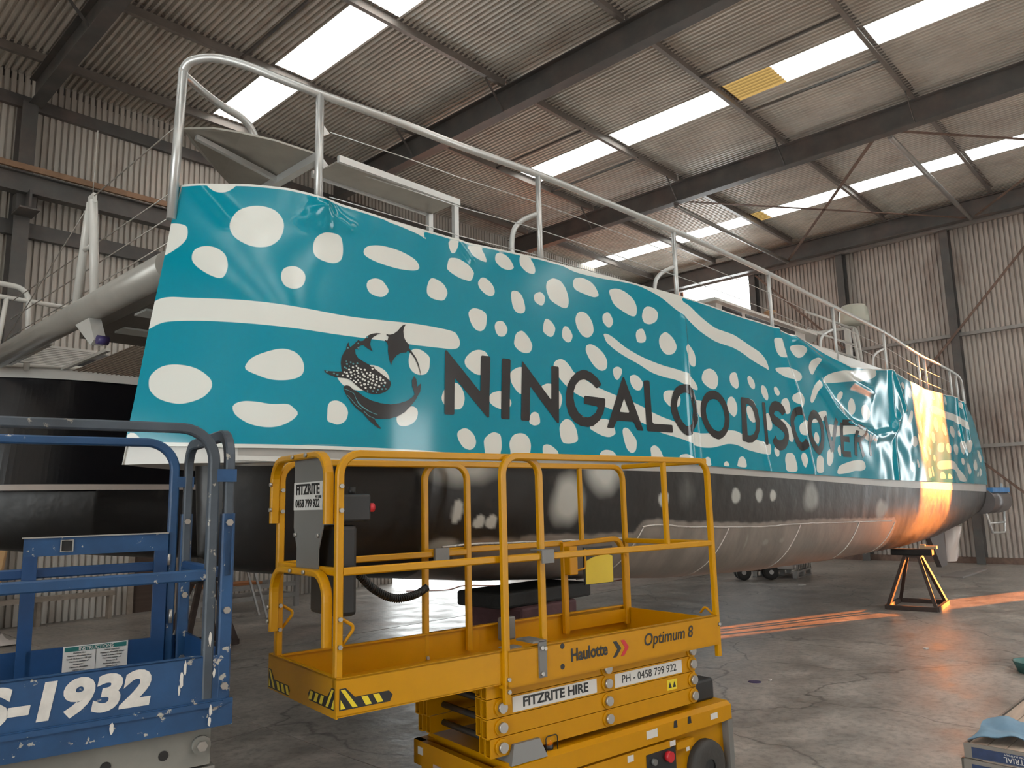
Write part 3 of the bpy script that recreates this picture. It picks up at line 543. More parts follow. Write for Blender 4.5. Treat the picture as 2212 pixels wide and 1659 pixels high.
LETTERS=[
 ('N',[3.23,2.792,3.215,2.381,3.225,2.376,3.291,2.379,3.298,2.386,3.307,2.615,3.313,2.618,3.587,2.383,3.598,2.379,3.609,2.384,3.628,2.795,3.618,2.803,3.552,2.8,3.542,2.792,3.531,2.56,3.523,2.554,3.247,2.795,3.238,2.798],None),
 ('I',[3.74,2.794,3.723,2.386,3.731,2.379,3.797,2.38,3.807,2.386,3.826,2.799,3.816,2.807,3.749,2.804],None),
 ('N',[3.943,2.803,3.923,2.387,3.931,2.38,4.004,2.382,4.013,2.39,4.024,2.623,4.033,2.627,4.314,2.388,4.326,2.383,4.336,2.387,4.35,2.807,4.34,2.813,4.272,2.811,4.262,2.802,4.255,2.564,4.246,2.558,3.958,2.802,3.948,2.807],None),
 ('G',[4.878,2.735,4.836,2.775,4.762,2.811,4.698,2.824,4.645,2.824,4.57,2.8,4.495,2.746,4.446,2.683,4.424,2.61,4.423,2.534,4.449,2.465,4.507,2.412,4.587,2.381,4.68,2.375,4.756,2.391,4.835,2.439,4.89,2.503,4.919,2.573,4.923,2.614,4.909,2.621,4.659,2.62,4.646,2.61,4.639,2.56,4.649,2.555,4.804,2.547,4.815,2.538,4.785,2.495,4.729,2.465,4.685,2.452,4.633,2.455,4.572,2.48,4.529,2.535,4.514,2.592,4.52,2.645,4.549,2.696,4.598,2.734,4.651,2.748,4.715,2.743,4.767,2.721,4.803,2.694,4.82,2.694,4.871,2.721],None),
 ('A',[5.197,2.826,5.209,2.821,5.45,2.393,5.437,2.387,5.368,2.386,5.35,2.394,5.312,2.448,5.288,2.455,5.085,2.451,5.063,2.443,5.023,2.393,5.011,2.386,4.937,2.385,4.932,2.392,5.179,2.814],[5.189,2.646,5.253,2.539,5.243,2.528,5.126,2.526,5.121,2.536]),
 ('L',[5.497,2.815,5.509,2.827,5.575,2.836,5.593,2.824,5.599,2.473,5.618,2.459,5.917,2.466,5.927,2.459,5.927,2.402,5.916,2.396,5.52,2.387,5.502,2.398],None),
 ('O',[5.92,2.651,5.961,2.746,6.025,2.814,6.131,2.853,6.236,2.857,6.321,2.81,6.379,2.711,6.385,2.608,6.355,2.511,6.291,2.429,6.211,2.386,6.124,2.397,6.029,2.453,5.958,2.525,5.923,2.591],[6.03,2.66,6.059,2.724,6.122,2.768,6.197,2.779,6.253,2.74,6.296,2.657,6.295,2.586,6.265,2.521,6.207,2.475,6.148,2.483,6.081,2.533,6.038,2.599]),
 ('O',[6.449,2.653,6.474,2.727,6.539,2.797,6.624,2.836,6.724,2.849,6.822,2.831,6.916,2.772,6.973,2.683,6.989,2.6,6.965,2.506,6.894,2.428,6.795,2.382,6.727,2.375,6.632,2.399,6.529,2.466,6.461,2.558],[6.548,2.66,6.576,2.711,6.629,2.748,6.696,2.764,6.778,2.756,6.855,2.7,6.887,2.627,6.888,2.569,6.863,2.509,6.806,2.464,6.738,2.454,6.658,2.473,6.585,2.533,6.549,2.604]),
 ('D',[7.262,2.823,7.283,2.832,7.447,2.839,7.566,2.815,7.658,2.736,7.69,2.614,7.662,2.507,7.585,2.419,7.475,2.374,7.374,2.367,7.258,2.381,7.24,2.394],[7.372,2.767,7.417,2.775,7.505,2.754,7.566,2.682,7.588,2.589,7.569,2.512,7.51,2.462,7.426,2.444,7.366,2.445]),
 ('I',[7.788,2.819,7.811,2.826,7.854,2.824,7.863,2.815,7.849,2.378,7.833,2.363,7.786,2.363,7.773,2.374],None),
]
STROKES=[
 ('S',[[8.3,2.728,8.273,2.772,8.175,2.805,8.071,2.797,7.999,2.732,8.034,2.655,8.163,2.614,8.292,2.561,8.336,2.483,8.262,2.399,8.141,2.37,8.043,2.39,7.997,2.442]],0.111),
 ('C',[[8.856,2.682,8.807,2.758,8.713,2.793,8.595,2.764,8.517,2.676,8.532,2.564,8.608,2.455,8.694,2.386,8.783,2.39,8.832,2.444]],0.099),
 ('O',[[9.031,2.709,9.126,2.78,9.233,2.776,9.339,2.696,9.368,2.576,9.322,2.432,9.222,2.353,9.132,2.371,9.031,2.463,8.992,2.589,9.031,2.709]],0.101),
 ('V',[[9.485,2.782,9.654,2.357,9.876,2.768]],0.100),
 ('E',[[10.372,2.753,10.036,2.738,10.008,2.334,10.271,2.334],[10.016,2.529,10.266,2.529]],0.099),
 ('R',[[10.439,2.324,10.51,2.719,10.754,2.69,10.774,2.612,10.683,2.554,10.486,2.539],[10.598,2.55,10.727,2.314]],0.097),
 ('Y',[[10.95,2.646,11.01,2.531,11.025,2.335],[11.01,2.531,11.17,2.669]],0.086),
]
LOGO={
 'shark':[2.761,2.848,2.731,2.847,2.702,2.84,2.676,2.826,2.659,2.807,2.645,2.79,2.626,2.786,2.614,2.791,2.599,2.776,2.581,2.756,2.565,2.742,2.558,2.754,2.555,2.772,2.547,2.76,2.541,2.741,2.54,2.727,2.525,2.705,2.511,2.674,2.507,2.642,2.51,2.606,2.514,2.592,2.491,2.589,2.449,2.589,2.413,2.592,2.419,2.58,2.44,2.568,2.473,2.556,2.503,2.554,2.542,2.552,2.569,2.54,2.591,2.519,2.622,2.496,2.659,2.476,2.697,2.467,2.74,2.471,2.78,2.486,2.808,2.509,2.82,2.538,2.816,2.554,2.796,2.571,2.757,2.596,2.713,2.624,2.711,2.636,2.704,2.636,2.694,2.634,2.68,2.645,2.643,2.662,2.611,2.68,2.596,2.704,2.594,2.732,2.601,2.737,2.614,2.732,2.619,2.745,2.617,2.75,2.631,2.759,2.645,2.762,2.672,2.744,2.706,2.728,2.694,2.75,2.689,2.773,2.694,2.802,2.712,2.822,2.736,2.838],
 'manta':[2.932,2.927,2.916,2.923,2.9,2.909,2.873,2.877,2.847,2.857,2.826,2.849,2.811,2.847,2.803,2.849,2.795,2.845,2.796,2.84,2.808,2.838,2.809,2.829,2.805,2.816,2.8,2.806,2.785,2.812,2.787,2.805,2.8,2.792,2.806,2.778,2.804,2.743,2.811,2.692,2.824,2.653,2.828,2.67,2.842,2.695,2.865,2.723,2.897,2.741,2.932,2.747,2.943,2.763,2.97,2.742,2.994,2.715,3.013,2.679,3.027,2.642,3.036,2.599,3.033,2.637,3.023,2.68,3.003,2.721,2.978,2.752,2.95,2.78,2.956,2.793,2.949,2.804,2.93,2.819,2.917,2.846,2.914,2.88,2.918,2.904],
 'whale':[2.528,2.508,2.542,2.511,2.559,2.506,2.577,2.489,2.608,2.473,2.645,2.448,2.692,2.428,2.749,2.416,2.814,2.413,2.876,2.424,2.93,2.443,2.968,2.467,2.985,2.485,2.983,2.504,2.969,2.536,2.969,2.574,2.986,2.603,3.001,2.586,3.008,2.537,3.034,2.56,3.035,2.537,3.027,2.503,3.01,2.48,2.993,2.453,2.956,2.412,2.913,2.372,2.865,2.344,2.803,2.325,2.743,2.32,2.705,2.321,2.719,2.298,2.738,2.276,2.75,2.264,2.743,2.261,2.714,2.275,2.676,2.305,2.648,2.333,2.634,2.35,2.598,2.373,2.567,2.407,2.541,2.446,2.524,2.477,2.52,2.494],
}
GROOVES=[[2.522,2.488,2.554,2.478,2.581,2.462,2.594,2.431,2.621,2.397,2.658,2.372,2.695,2.353,2.724,2.346],[2.543,2.451,2.567,2.425,2.594,2.395,2.63,2.37],[2.594,2.436,2.607,2.405,2.639,2.38,2.676,2.359],[2.639,2.362,2.667,2.336,2.705,2.321]]
DOTS=[2.577,2.621,2.598,2.63,2.609,2.618,2.626,2.612,2.649,2.611,2.554,2.605,2.581,2.6,2.601,2.602,2.631,2.596,2.662,2.591,2.684,2.597,2.526,2.588,2.54,2.583,2.564,2.59,2.586,2.58,2.609,2.588,2.639,2.583,2.681,2.58,2.701,2.585,2.723,2.578,2.748,2.571,2.516,2.568,2.546,2.567,2.569,2.571,2.59,2.56,2.606,2.571,2.62,2.563,2.647,2.572,2.667,2.565,2.699,2.57,2.725,2.562,2.747,2.556,2.766,2.558,2.563,2.552,2.58,2.54,2.606,2.545,2.635,2.553,2.648,2.546,2.684,2.556,2.701,2.549,2.723,2.543,2.754,2.537,2.778,2.542,2.593,2.532,2.62,2.531,2.671,2.54,2.692,2.532,2.715,2.525,2.739,2.518,2.627,2.516,2.646,2.523,2.668,2.524,2.652,2.502,2.683,2.507,2.706,2.506,2.698,2.622]
DOTS2=[2.538,2.654,2.564,2.65,2.579,2.642,2.604,2.647,2.542,2.638,2.556,2.626,2.529,2.617,2.539,2.612,2.664,2.484,2.698,2.486,2.73,2.496,2.758,2.502,2.783,2.505,2.772,2.524,2.72,2.479,2.428,2.585,2.467,2.576,2.486,2.57,2.669,2.815,2.612,2.77,2.549,2.736,2.612,2.742]
# ================================================================== THE CATAMARAN
YC = 4.35; YM = 7.30          # centre line of the near hull, centre line of the boat
def lerp_tab(x, tab):
    return np.interp(x, [t[0] for t in tab], [t[1] for t in tab])
def yside(x, z):
    x = np.asarray(x, float); z = np.asarray(z, float)
    s = x-(np.clip(z, 2.0, 3.8)-2.13)*0.145
    o = 0.75*np.clip((4.55-s)/3.0, 0, 1)**5+0.16*np.clip((s-12.0)/5.6, 0, 1.2)**2
    return 3.6+o
TOP = [(1.5, 3.73), (1.88, 3.725), (2.08, 3.71), (2.2, 3.69), (2.41, 3.64), (2.82, 3.585), (3.4, 3.575), (4.17, 3.63), (4.59, 3.645), (5.29, 3.675), (6.12, 3.71), (6.73, 3.72), (8.2, 3.72), (9.1, 3.67), (9.8, 3.55), (10.26, 3.48), (11.16, 3.55), (12.2, 3.68), (13.09, 3.62), (14.11, 3.55), (16.17, 3.62), (17.23, 3.59), (19, 3.58)]
HTOP = [(1.5, 3.72), (2.41, 3.63), (3.4, 3.565), (4.17, 3.62), (6.12, 3.70), (12.2, 3.66), (14.1, 3.54), (16.17, 3.60), (19, 3.57)]
BOT = [(1.5, 2.165), (1.97, 2.14), (3.4, 2.115), (6.3, 2.12), (8.26, 2.07), (11.3, 2.02), (13.5, 2.0), (18.8, 1.97)]
GREY = [(1.5, 2.09), (2.5, 2.05), (6.26, 2.05), (8.25, 2.01), (11.26, 1.93), (14.33, 1.87), (18.6, 1.82)]
XEND = [(1.9, 18.8), (2.33, 18.75), (2.81, 18.45), (3.35, 17.85), (3.57, 17.25), (3.8, 16.9)]
CREASE = [  # polyline (x,z), height, width
 ([(6.218, 3.485), (6.225, 3.173), (6.233, 2.735), (6.243, 2.121)], 0.020, 0.035), ([(6.30, 2.8), (6.36, 2.567), (6.38, 2.12)], 0.012, 0.03),
 ([(8.272, 3.7), (8.486, 3.25), (8.666, 2.996), (8.803, 2.569), (8.932, 2.097)], 0.035, 0.06),
 ([(8.714, 3.638), (9.482, 3.468), (10.383, 3.293), (11.256, 3.227)], 0.06, 0.07),
 ([(9.456, 3.154), (9.809, 2.919), (10.404, 2.716), (11.272, 2.616), (11.997, 2.706), (12.405, 2.974)], 0.05, 0.08),
 ([(12.3, 3.677), (12.641, 3.351), (12.806, 3.146)], 0.03, 0.06), ([(16.332, 3.619), (16.565, 2.769), (16.801, 2.555)], 0.03, 0.06), ([(16.863, 3.667), (17.24, 2.846), (17.559, 2.721)], 0.03, 0.06),
 ([(7.70, 2.35), (7.80, 2.098)], 0.02, 0.035), ([(12.2, 3.68), (12.15, 2.9), (12.1, 2.05)], 0.025, 0.07), ([(2.42, 3.60), (2.43, 3.50)], 0.034, 0.05), ([(2.42, 3.60), (2.56, 3.50)], 0.018, 0.04), ([(2.42, 3.62), (2.34, 3.52)], 0.015, 0.04),
 ([(1.86, 3.72), (1.98, 3.50)], 0.015, 0.04), ([(3.35, 3.57), (3.46, 3.46)], 0.012, 0.03)]
def seg_dist(X, Z, pts):
    d = np.full(X.shape, 9.0)
    for (ax, az), (bx, bz) in zip(pts[:-1], pts[1:]):
        vx, vz = bx-ax, bz-az; t = np.clip(((X-ax)*vx+(Z-az)*vz)/(vx*vx+vz*vz), 0, 1)
        d = np.minimum(d, np.hypot(X-ax-t*vx, Z-az-t*vz))
    return d
def bulge(X, Z):
    """outward (toward -y) relief of the loose vinyl"""
    h = np.zeros(np.shape(X))
    for pts, a, w in CREASE: h = h+a*np.exp(-(seg_dist(X, Z, pts)/w)**2)
    k = np.clip((X-5.6)/2.0, 0, 1)
    h = h+k*(0.006*np.sin(X*3.1+Z*2.0)+0.004*np.sin(X*5.3-Z*4.1))
    q = np.exp(-((X-12.4)/1.5)**2)
    h = h+0.25*q*(0.012*np.sin(X*9+Z*3+2*np.sin(Z*5))+0.009*np.sin(Z*11-X*6+np.sin(X*8)))+np.exp(-((X-15.5)/1.6)**2)*0.006*np.sin(X*7-Z*3)
    top = np.interp(X, [t[0] for t in TOP], [t[1] for t in TOP])
    h = h+0.13*np.exp(-((X-10.6)/1.1)**2)*np.clip(1-(top-Z)/0.5, 0, 1)**2
    h = h+0.010*np.exp(-((X-2.0)/0.5)**2)*np.sin(Z*6+X*4)+0.004*np.sin(X*2.3+Z*3.7)
    return h
boat = thing('catamaran', 'long teal and white spotted catamaran hauled out on stands', 'catamaran', (10.0, YM, 0))
BO = (10.0, YM, 0)
# ---- vinyl wrap with its print (spots held as a signed distance on the vertices)
S = np.concatenate([np.linspace(1.55, 2.6, 90, endpoint=False), np.linspace(2.6, 7.2, 330, endpoint=False), np.linspace(7.2, 18.8, 560)])
NV = 104; T = np.linspace(0, 1, NV)
def wrap_xz(s, t):
    zt = np.interp(s, [q[0] for q in TOP], [q[1] for q in TOP]); zb = np.interp(s, [q[0] for q in BOT], [q[1] for q in BOT]); z = zb+(zt-zb)*t
    x = s+0.145*(z-2.13)*np.clip((4.4-s)/2.85, 0, 1)**1.5
    e = np.interp(z, [q[0] for q in XEND], [q[1] for q in XEND]); x = x-(18.8-e)*np.clip((s-15.2)/3.6, 0, 1)**2
    return x, z
SS, TT = np.meshgrid(S, T); WX, WZ = wrap_xz(SS, TT)
def smooth_poly(flat, n=5):
    p = [(flat[i], flat[i+1], 0) for i in range(0, len(flat), 2)]
    return [(q.x, q.y) for q in spline(p, n, True)]
def signed(X, Z, poly):
    px = np.array([p[0] for p in poly]); pz = np.array([p[1] for p in poly]); qx = np.roll(px, -1); qz = np.roll(pz, -1)
    vx, vz = qx-px, qz-pz; L = np.maximum(vx*vx+vz*vz, 1e-12)
    t = np.clip(((X[:, None]-px)*vx+(Z[:, None]-pz)*vz)/L, 0, 1)
    d = np.sqrt(((X[:, None]-px-t*vx)**2+(Z[:, None]-pz-t*vz)**2).min(1))
    c = ((pz > Z[:, None]) != (qz > Z[:, None])) & (X[:, None] < vx*(Z[:, None]-pz)/np.where(vz == 0, 1e-9, vz)+px)
    return np.where(c.sum(1) % 2 == 1, -d, d)
sd = np.full(WX.shape, 0.2)
ZT = np.interp(SS, [q[0] for q in TOP], [q[1] for q in TOP]); ZB = np.interp(SS, [q[0] for q in BOT], [q[1] for q in BOT])
sd = np.minimum(sd, np.minimum(ZT-WZ-0.014, WZ-ZB-np.interp(SS, [0, 3.0, 4.2], [0.022, 0.020, -0.01])))
for sp in SPOTS:
    po = smooth_poly(sp); ax = [p[0] for p in po]; az = [p[1] for p in po]
    mk = (WX > min(ax)-0.09) & (WX < max(ax)+0.09) & (WZ > min(az)-0.09) & (WZ < max(az)+0.09)
    if mk.any(): sd[mk] = np.minimum(sd[mk], signed(WX[mk], WZ[mk], po))
WY = yside(WX, WZ)-bulge(WX, WZ)
nu, nv = len(S), NV
me = bpy.data.meshes.new('vinyl_wrap')
idx = np.arange(nu*nv).reshape(nv, nu)
fc = np.stack([idx[:-1, :-1], idx[:-1, 1:], idx[1:, 1:], idx[1:, :-1]], -1).reshape(-1, 4)
vv = np.stack([WX-BO[0], WY-BO[1], WZ-BO[2]], -1).reshape(-1, 3)
me.vertices.add(len(vv)); me.vertices.foreach_set('co', vv.ravel()); me.loops.add(fc.size); me.loops.foreach_set('vertex_index', fc.ravel())
me.polygons.add(len(fc)); me.polygons.foreach_set('loop_start', np.arange(len(fc))*4); me.polygons.foreach_set('loop_total', np.full(len(fc), 4))
me.update(); me.polygons.foreach_set('use_smooth', [True]*len(fc))
at = me.attributes.new('print', 'FLOAT', 'POINT'); at.data.foreach_set('value', sd.ravel())
M_wrap = bpy.data.materials.new('printed_vinyl'); M_wrap.use_nodes = True; nt = M_wrap.node_tree; p = nt.nodes['Principled BSDF']
a = nt.nodes.new('ShaderNodeAttribute'); a.attribute_name = 'print'
r = nt.nodes.new('ShaderNodeMapRange'); r.inputs[1].default_value = -0.0015; r.inputs[2].default_value = 0.0015
mx = nt.nodes.new('ShaderNodeMix'); mx.data_type = 'RGBA'; mx.inputs[6].default_value = (0.74, 0.76, 0.71, 1); mx.inputs[7].default_value = (0.0, 0.262, 0.36, 1)
nt.links.new(a.outputs['Fac'], r.inputs[0]); nt.links.new(r.outputs[0], mx.inputs[0]); nt.links.new(mx.outputs[2], p.inputs['Base Color'])
p.inputs['Roughness'].default_value = 0.13; p.inputs['Specular IOR Level'].default_value = 0.5
me.materials.append(M_wrap)
wrap = place('vinyl_wrap', me, boat); wrap['label'] = 'glossy teal vinyl printed with white spots'
# ---- decals: lettering and emblem follow the same surface
M_ink = mat('charcoal_ink', (0.032, 0.032, 0.034), 0.18)
M_white_ink = mat('white_ink', (0.75, 0.77, 0.73), 0.2)
M_teal_ink = mat('pale_teal_ink', (0.10, 0.30, 0.34), 0.2)
def decal(name, loops, m, parent, off=0.003, step=0.035, strip=False):
    bm = bmesh.new()
    if strip:
        for po in loops:
            k = len(po)//2; vs = [bm.verts.new((x, 0, z)) for x, z in po]
            for i in range(k-1): bm.faces.new((vs[i], vs[i+1], vs[2*k-2-i], vs[2*k-1-i]))
    else:
     for poly in loops:
        vs = [bm.verts.new((x, 0, z)) for x, z in poly]
        for i in range(len(vs)): bm.edges.new((vs[i], vs[(i+1) % len(vs)]))
    if not strip: bmesh.ops.triangle_fill(bm, use_beauty=True, use_dissolve=False, edges=list(bm.edges))
    xs = [v.co.x for v in bm.verts]; zs = [v.co.z for v in bm.verts]
    q = min(xs)+step
    while q < max(xs)-0.002:
        bmesh.ops.bisect_plane(bm, geom=list(bm.verts)+list(bm.edges)+list(bm.faces), plane_co=(q, 0, 0), plane_no=(1, 0, 0)); q += step
    q = min(zs)+step*2
    while q < max(zs)-0.002:
        bmesh.ops.bisect_plane(bm, geom=list(bm.verts)+list(bm.edges)+list(bm.faces), plane_co=(0, 0, q), plane_no=(0, 0, 1)); q += step*2
    X = np.array([v.co.x for v in bm.verts]); Z = np.array([v.co.z for v in bm.verts]); Y = yside(X, Z)-bulge(X, Z)-off
    for v, y in zip(bm.verts, Y): v.co.y = y
    for v in bm.verts: v.co -= Vector(BO)
    for f in bm.faces:
        f.normal_update()
        if f.normal.y > 0: f.normal_flip()
        f.smooth = True
    me = bpy.data.meshes.new(name); bm.to_mesh(me); bm.free(); me.materials.append(m)
    return place(name, me, parent)
def flat2(f): return [(f[i], f[i+1]) for i in range(0, len(f), 2)]
def stroke_loops(pts, w, close=False):
    c = spline([(x, z, 0) for x, z in pts], 6) if len(pts) > 3 else [Vector((x, z, 0)) for x, z in pts]
    L, R = [], []
    for i, q in enumerate(c):
        t = c[min(i+1, len(c)-1)]-c[max(i-1, 0)]; t.normalize(); n = Vector((-t.y, t.x, 0))
        a = w/2
        if len(pts) == 3 and i == 1: a = w/2*1.05
        L.append((q.x+n.x*a, q.y+n.y*a)); R.append((q.x-n.x*a, q.y-n.y*a))
    return L+R[::-1]
for n, o, h in LETTERS:
    rnd = n in 'GOD'
    loops = [smooth_poly(o, 4) if rnd and n == 'O' else flat2(o)]
    if h: loops.append(smooth_poly(h, 4) if n == 'O' else flat2(h))
    decal('letter', loops, M_ink, wrap)['label'] = 'charcoal letter '+n
for n, st, w in STROKES:
    P_ = [flat2(q) for q in st]
    if n == 'O':
        ring = spline([Vector((x, z, 0)) for x, z in P_[0][:-1]], 6, True); cx = sum(v.x for v in ring)/len(ring); cz = sum(v.y for v in ring)/len(ring)
        out, inn = [], []
        for i, v in enumerate(ring):
            t = (ring[(i+1) % len(ring)]-ring[i-1]).normalized(); nn = Vector((-t.y, t.x, 0))
            if nn.dot(v-Vector((cx, cz, 0))) < 0: nn = -nn
            out.append((v.x+nn.x*w/2, v.y+nn.y*w/2)); inn.append((v.x-nn.x*w/2, v.y-nn.y*w/2))
        d = decal('letter', [out, inn], M_ink, wrap)
    else:
        A = P_[0]
        if n == 'E': strips = [stroke_loops([A[0], A[1]], w*0.75), stroke_loops([A[1], A[2]], w), stroke_loops([A[2], A[3]], w*0.75), stroke_loops(P_[1], w*0.75)]
        elif n == 'V': strips = [stroke_loops(A[:2], w), stroke_loops(A[1:], w)]
        elif n == 'R': strips = [stroke_loops(A[:2], w), stroke_loops(A[1:], w*0.75), stroke_loops(P_[1], w)]
        elif n == 'Y': strips = [stroke_loops(A[:2], w), stroke_loops(A[1:], w), stroke_loops(P_[1], w)]
        else: strips = [stroke_loops(q, w) for q in P_]
        d = decal('letter', strips, M_ink, wrap, strip=True)
    d['label'] = 'charcoal letter '+n
for k, nm in (('shark', 'whale_shark_print'), ('manta', 'manta_ray_print'), ('whale', 'humpback_whale_print')):
    decal(nm, [flat2(LOGO[k])], M_ink, wrap, 0.003, 0.05)
def dots(name, lst, r, m):
    mb = MB()
    for x, z in flat2(lst):
        k = 7; rr = r*random.uniform(0.75, 1.2); vs = []
        for j in range(k):
            a = 2*pi*j/k; xx, zz = x+rr*1.15*cos(a), z+rr*sin(a); vs.append((xx, float(yside(xx, zz)-bulge(np.array(xx), np.array(zz)))-0.0055, zz))
        mb.add(vs, [tuple(range(k))[::-1]])
    return mb.build(name, m, wrap, org=BO)
dots('spot_print', DOTS, 0.0065, M_white_ink); dots('spot_print', DOTS2, 0.005, M_teal_ink)
for o_ in [q for q in wrap.children if q.name.startswith('spot_print')]: o_['kind'] = 'stuff'
for g in GROOVES: decal('groove_print', [stroke_loops(flat2(g), 0.0035)], M_teal_ink, wrap, 0.0055, 0.05, strip=True)

# ---- near hull, upper body behind the vinyl
M_white = mat('white_gelcoat', (0.66, 0.655, 0.62), 0.25, var=0.05, vscale=2)
M_alu = mat('aluminium', (0.60, 0.61, 0.60), 0.36, 0.6)
M_black = mat('black_paint', (0.012, 0.012, 0.013), 0.3)
def upper_hull(flip, m, name, wall_to):
    xs = np.concatenate([np.linspace(1.56, 3.0, 28), np.linspace(3.2, 18.6, 70)]); mb = MB(); ring = []
    for s in xs:
        sec = []
        for z in (2.06, 2.5, 3.0, None):
            zt = float(np.interp(s, [q[0] for q in HTOP], [q[1] for q in HTOP]))
            zz = zt if z is None else z
            x = s+0.145*(zz-2.13)*np.clip((4.4-s)/2.85, 0, 1)**1.5
            e = float(np.interp(zz, [q[0] for q in XEND], [q[1] for q in XEND])); x = x-(18.8-e)*np.clip((s-15.2)/3.6, 0, 1)**2-0.0
            sec.append((float(x), float(yside(x, zz))+0.02, zz))
        zt = sec[-1][2]; xt = sec[-1][0]; yo = sec[-1][1]; g = min(0.05, max(0.001, (YC-yo)*0.4)); dk = min(3.45, zt-0.05)
        pts = sec+[(xt, yo+g, zt), (xt, yo+g, dk), (xt, 2*YC-yo-g, dk), (xt, 2*YC-yo-g, zt)]+[(x, 2*YC-y, z) for x, y, z in sec[::-1]]
        ring.append(pts)
    k = len(ring[0]); vs = [p for r_ in ring for p in r_]
    if flip: vs = [(x, 2*YM-y, z) for x, y, z in vs]
    fs = [(i*k+j, i*k+(j+1) % k, (i+1)*k+(j+1) % k, (i+1)*k+j) for i in range(len(ring)-1) for j in range(k)]
    fs += [tuple(range(k)), tuple((len(ring)-1)*k+j for j in range(k))]
    mb.add(vs, fs, False)
    return mb.build(name, m, boat, org=BO)
upper_hull(False, M_white, 'topside', None)
# ---- lower hulls
KEEL = [(1.95, 1.55), (2.08, 1.47), (2.3, 1.43), (2.79, 1.37), (3.99, 1.24), (4.83, 1.18), (6.47, 1.05), (8.39, 0.97), (10.54, 0.94), (13.45, 0.94), (15.29, 1.0), (17.5, 1.18), (18.9, 1.36), (20.2, 1.42)]
BARE = [(3.26, 1.50), (3.31, 1.585), (3.64, 1.59), (4.05, 1.575), (5.38, 1.54), (5.43, 1.60), (5.48, 1.63), (5.66, 1.64), (6.27, 1.60), (7.68, 1.545), (9.02, 1.54), (12.05, 1.47), (12.14, 1.42)]
PATCH = [  # x, z, rx, rz, soft, strength
 (4.46, 1.82, 0.17, 0.17, 0.35, 1), (4.9, 2.03, 0.2, 0.14, 0.5, 1), (3.38, 2.05, 0.26, 0.10, 0.5, 0.9), (2.55, 1.75, 0.06, 0.12, 0.4, 0.35), (8.95, 1.80, 0.2, 0.15, 0.3, 0.5), (11.4, 1.60, 0.2, 0.13, 0.3, 0.55), (6.15, 1.88, 0.12, 0.12, 0.6, 0.10), (12.0, 1.9, 0.4, 0.1, 0.8, 0.15),
 (3.36, 1.76, 0.045, 0.075, 0.12, 1), (3.57, 1.69, 0.05, 0.045, 0.12, 1), (3.68, 1.685, 0.05, 0.045, 0.12, 1), (5.77, 1.81, 0.08, 0.07, 0.12, 0.9), (7.09, 1.83, 0.09, 0.075, 0.12, 0.8), (7.6, 1.83, 0.08, 0.07, 0.12, 0.8), (7.93, 1.825, 0.07, 0.06, 0.12, 0.9), (3.3, 1.54, 0.13, 0.05, 0.3, 0.7), (7.9, 1.33, 0.06, 0.03, 0.3, 0.6), (8.3, 1.33, 0.05, 0.025, 0.3, 0.6), (7.45, 1.36, 0.02, 0.07, 0.3, 0.6)]
def lower_hull(flip, name):
    xs = np.concatenate([np.linspace(1.95, 3.2, 60, endpoint=False), np.linspace(3.2, 13, 420, endpoint=False), np.linspace(13, 20.2, 90)]); tq = np.linspace(0, 1, 75); th = np.concatenate([(pi/2)*tq**1.0*1.0, pi/2+(pi/2)*np.linspace(0, 1, 40)[1:]]); th[:75] = np.arcsin(np.clip(tq, 0, 1))
    V_, A1, A2 = [], [], []
    for x0 in xs:
        zt = 2.07 if x0 < 13 else 2.07-(x0-13)*0.012
        k = float(np.interp(x0, [q[0] for q in KEEL], [q[1] for q in KEEL]))
        ys_ = float(yside(x0, 2.1))
        full = YC-ys_-0.018
        w = min(full, 0.012+0.62*max(0, x0-1.95)**0.75) if x0 < 3.2 else full
        if x0 > 18.7: zt = 1.90; w = min(w, 0.56)
        for t in th:
            c, s = cos(t), sin(t); y = YC-w*(abs(c)**0.62)*(1 if c > 0 else -1); z = zt-(zt-k)*(s**0.95)
            x = x0+0.06*max(0, (2.1-z))*np.clip((2.6-x0)/0.6, 0, 1)
            V_.append((x, y, z))
    V_ = np.array(V_); X, Z = V_[:, 0], V_[:, 2]
    wob = 0.004*np.sin(X*9+np.sin(X*3.7))+0.004*np.sin(X*31)
    bz = np.interp(X, [q[0] for q in BARE], [q[1] for q in BARE], left=-9, right=-9)
    bare = np.clip((bz+wob-Z)/0.02+0.5, 0, 1)*(Z < 3)
    bare = np.where((X > 3.0) & (X < 4.0), np.clip((bz+wob-Z-np.clip((3.55-X)*0.4, 0, 1))/0.03, 0, 1), bare)
    prim = np.zeros(len(X)); near = V_[:, 1] < YC
    for (px, pz, rx, rz, so, st) in PATCH:
        d = np.sqrt(((X-px)/rx)**2+((Z-pz)/rz)**2)**1.0+0.06*np.sin(np.arctan2(Z-pz, X-px)*3+px*7)+0.04*np.sin(X*31+Z*17)
        prim = np.maximum(prim, st*np.clip((1+so-d)/(2*so), 0, 1))
    prim *= near
    if flip: bare *= 0; prim *= 0; V_[:, 1] = 2*YM-V_[:, 1]
    n = len(th); I = np.arange(len(xs)*n).reshape(len(xs), n)
    F_ = np.stack([I[:-1, :-1], I[:-1, 1:], I[1:, 1:], I[1:, :-1]], -1).reshape(-1, 4).tolist()
    F_ += [I[0].tolist(), I[-1].tolist()]
    me = bpy.data.meshes.new(name); me.from_pydata((V_-np.array(BO)).tolist(), [], F_); me.polygons.foreach_set('use_smooth', [True]*len(F_))
    for nm, A in (('bare', bare), ('primer', prim)):
        q = me.attributes.new(nm, 'FLOAT', 'POINT'); q.data.foreach_set('value', A.astype(float))
    bm = bmesh.new(); bm.from_mesh(me); bmesh.ops.recalc_face_normals(bm, faces=bm.faces); bm.to_mesh(me); bm.free()
    me.materials.append(M_hull); return place(name, me, boat)
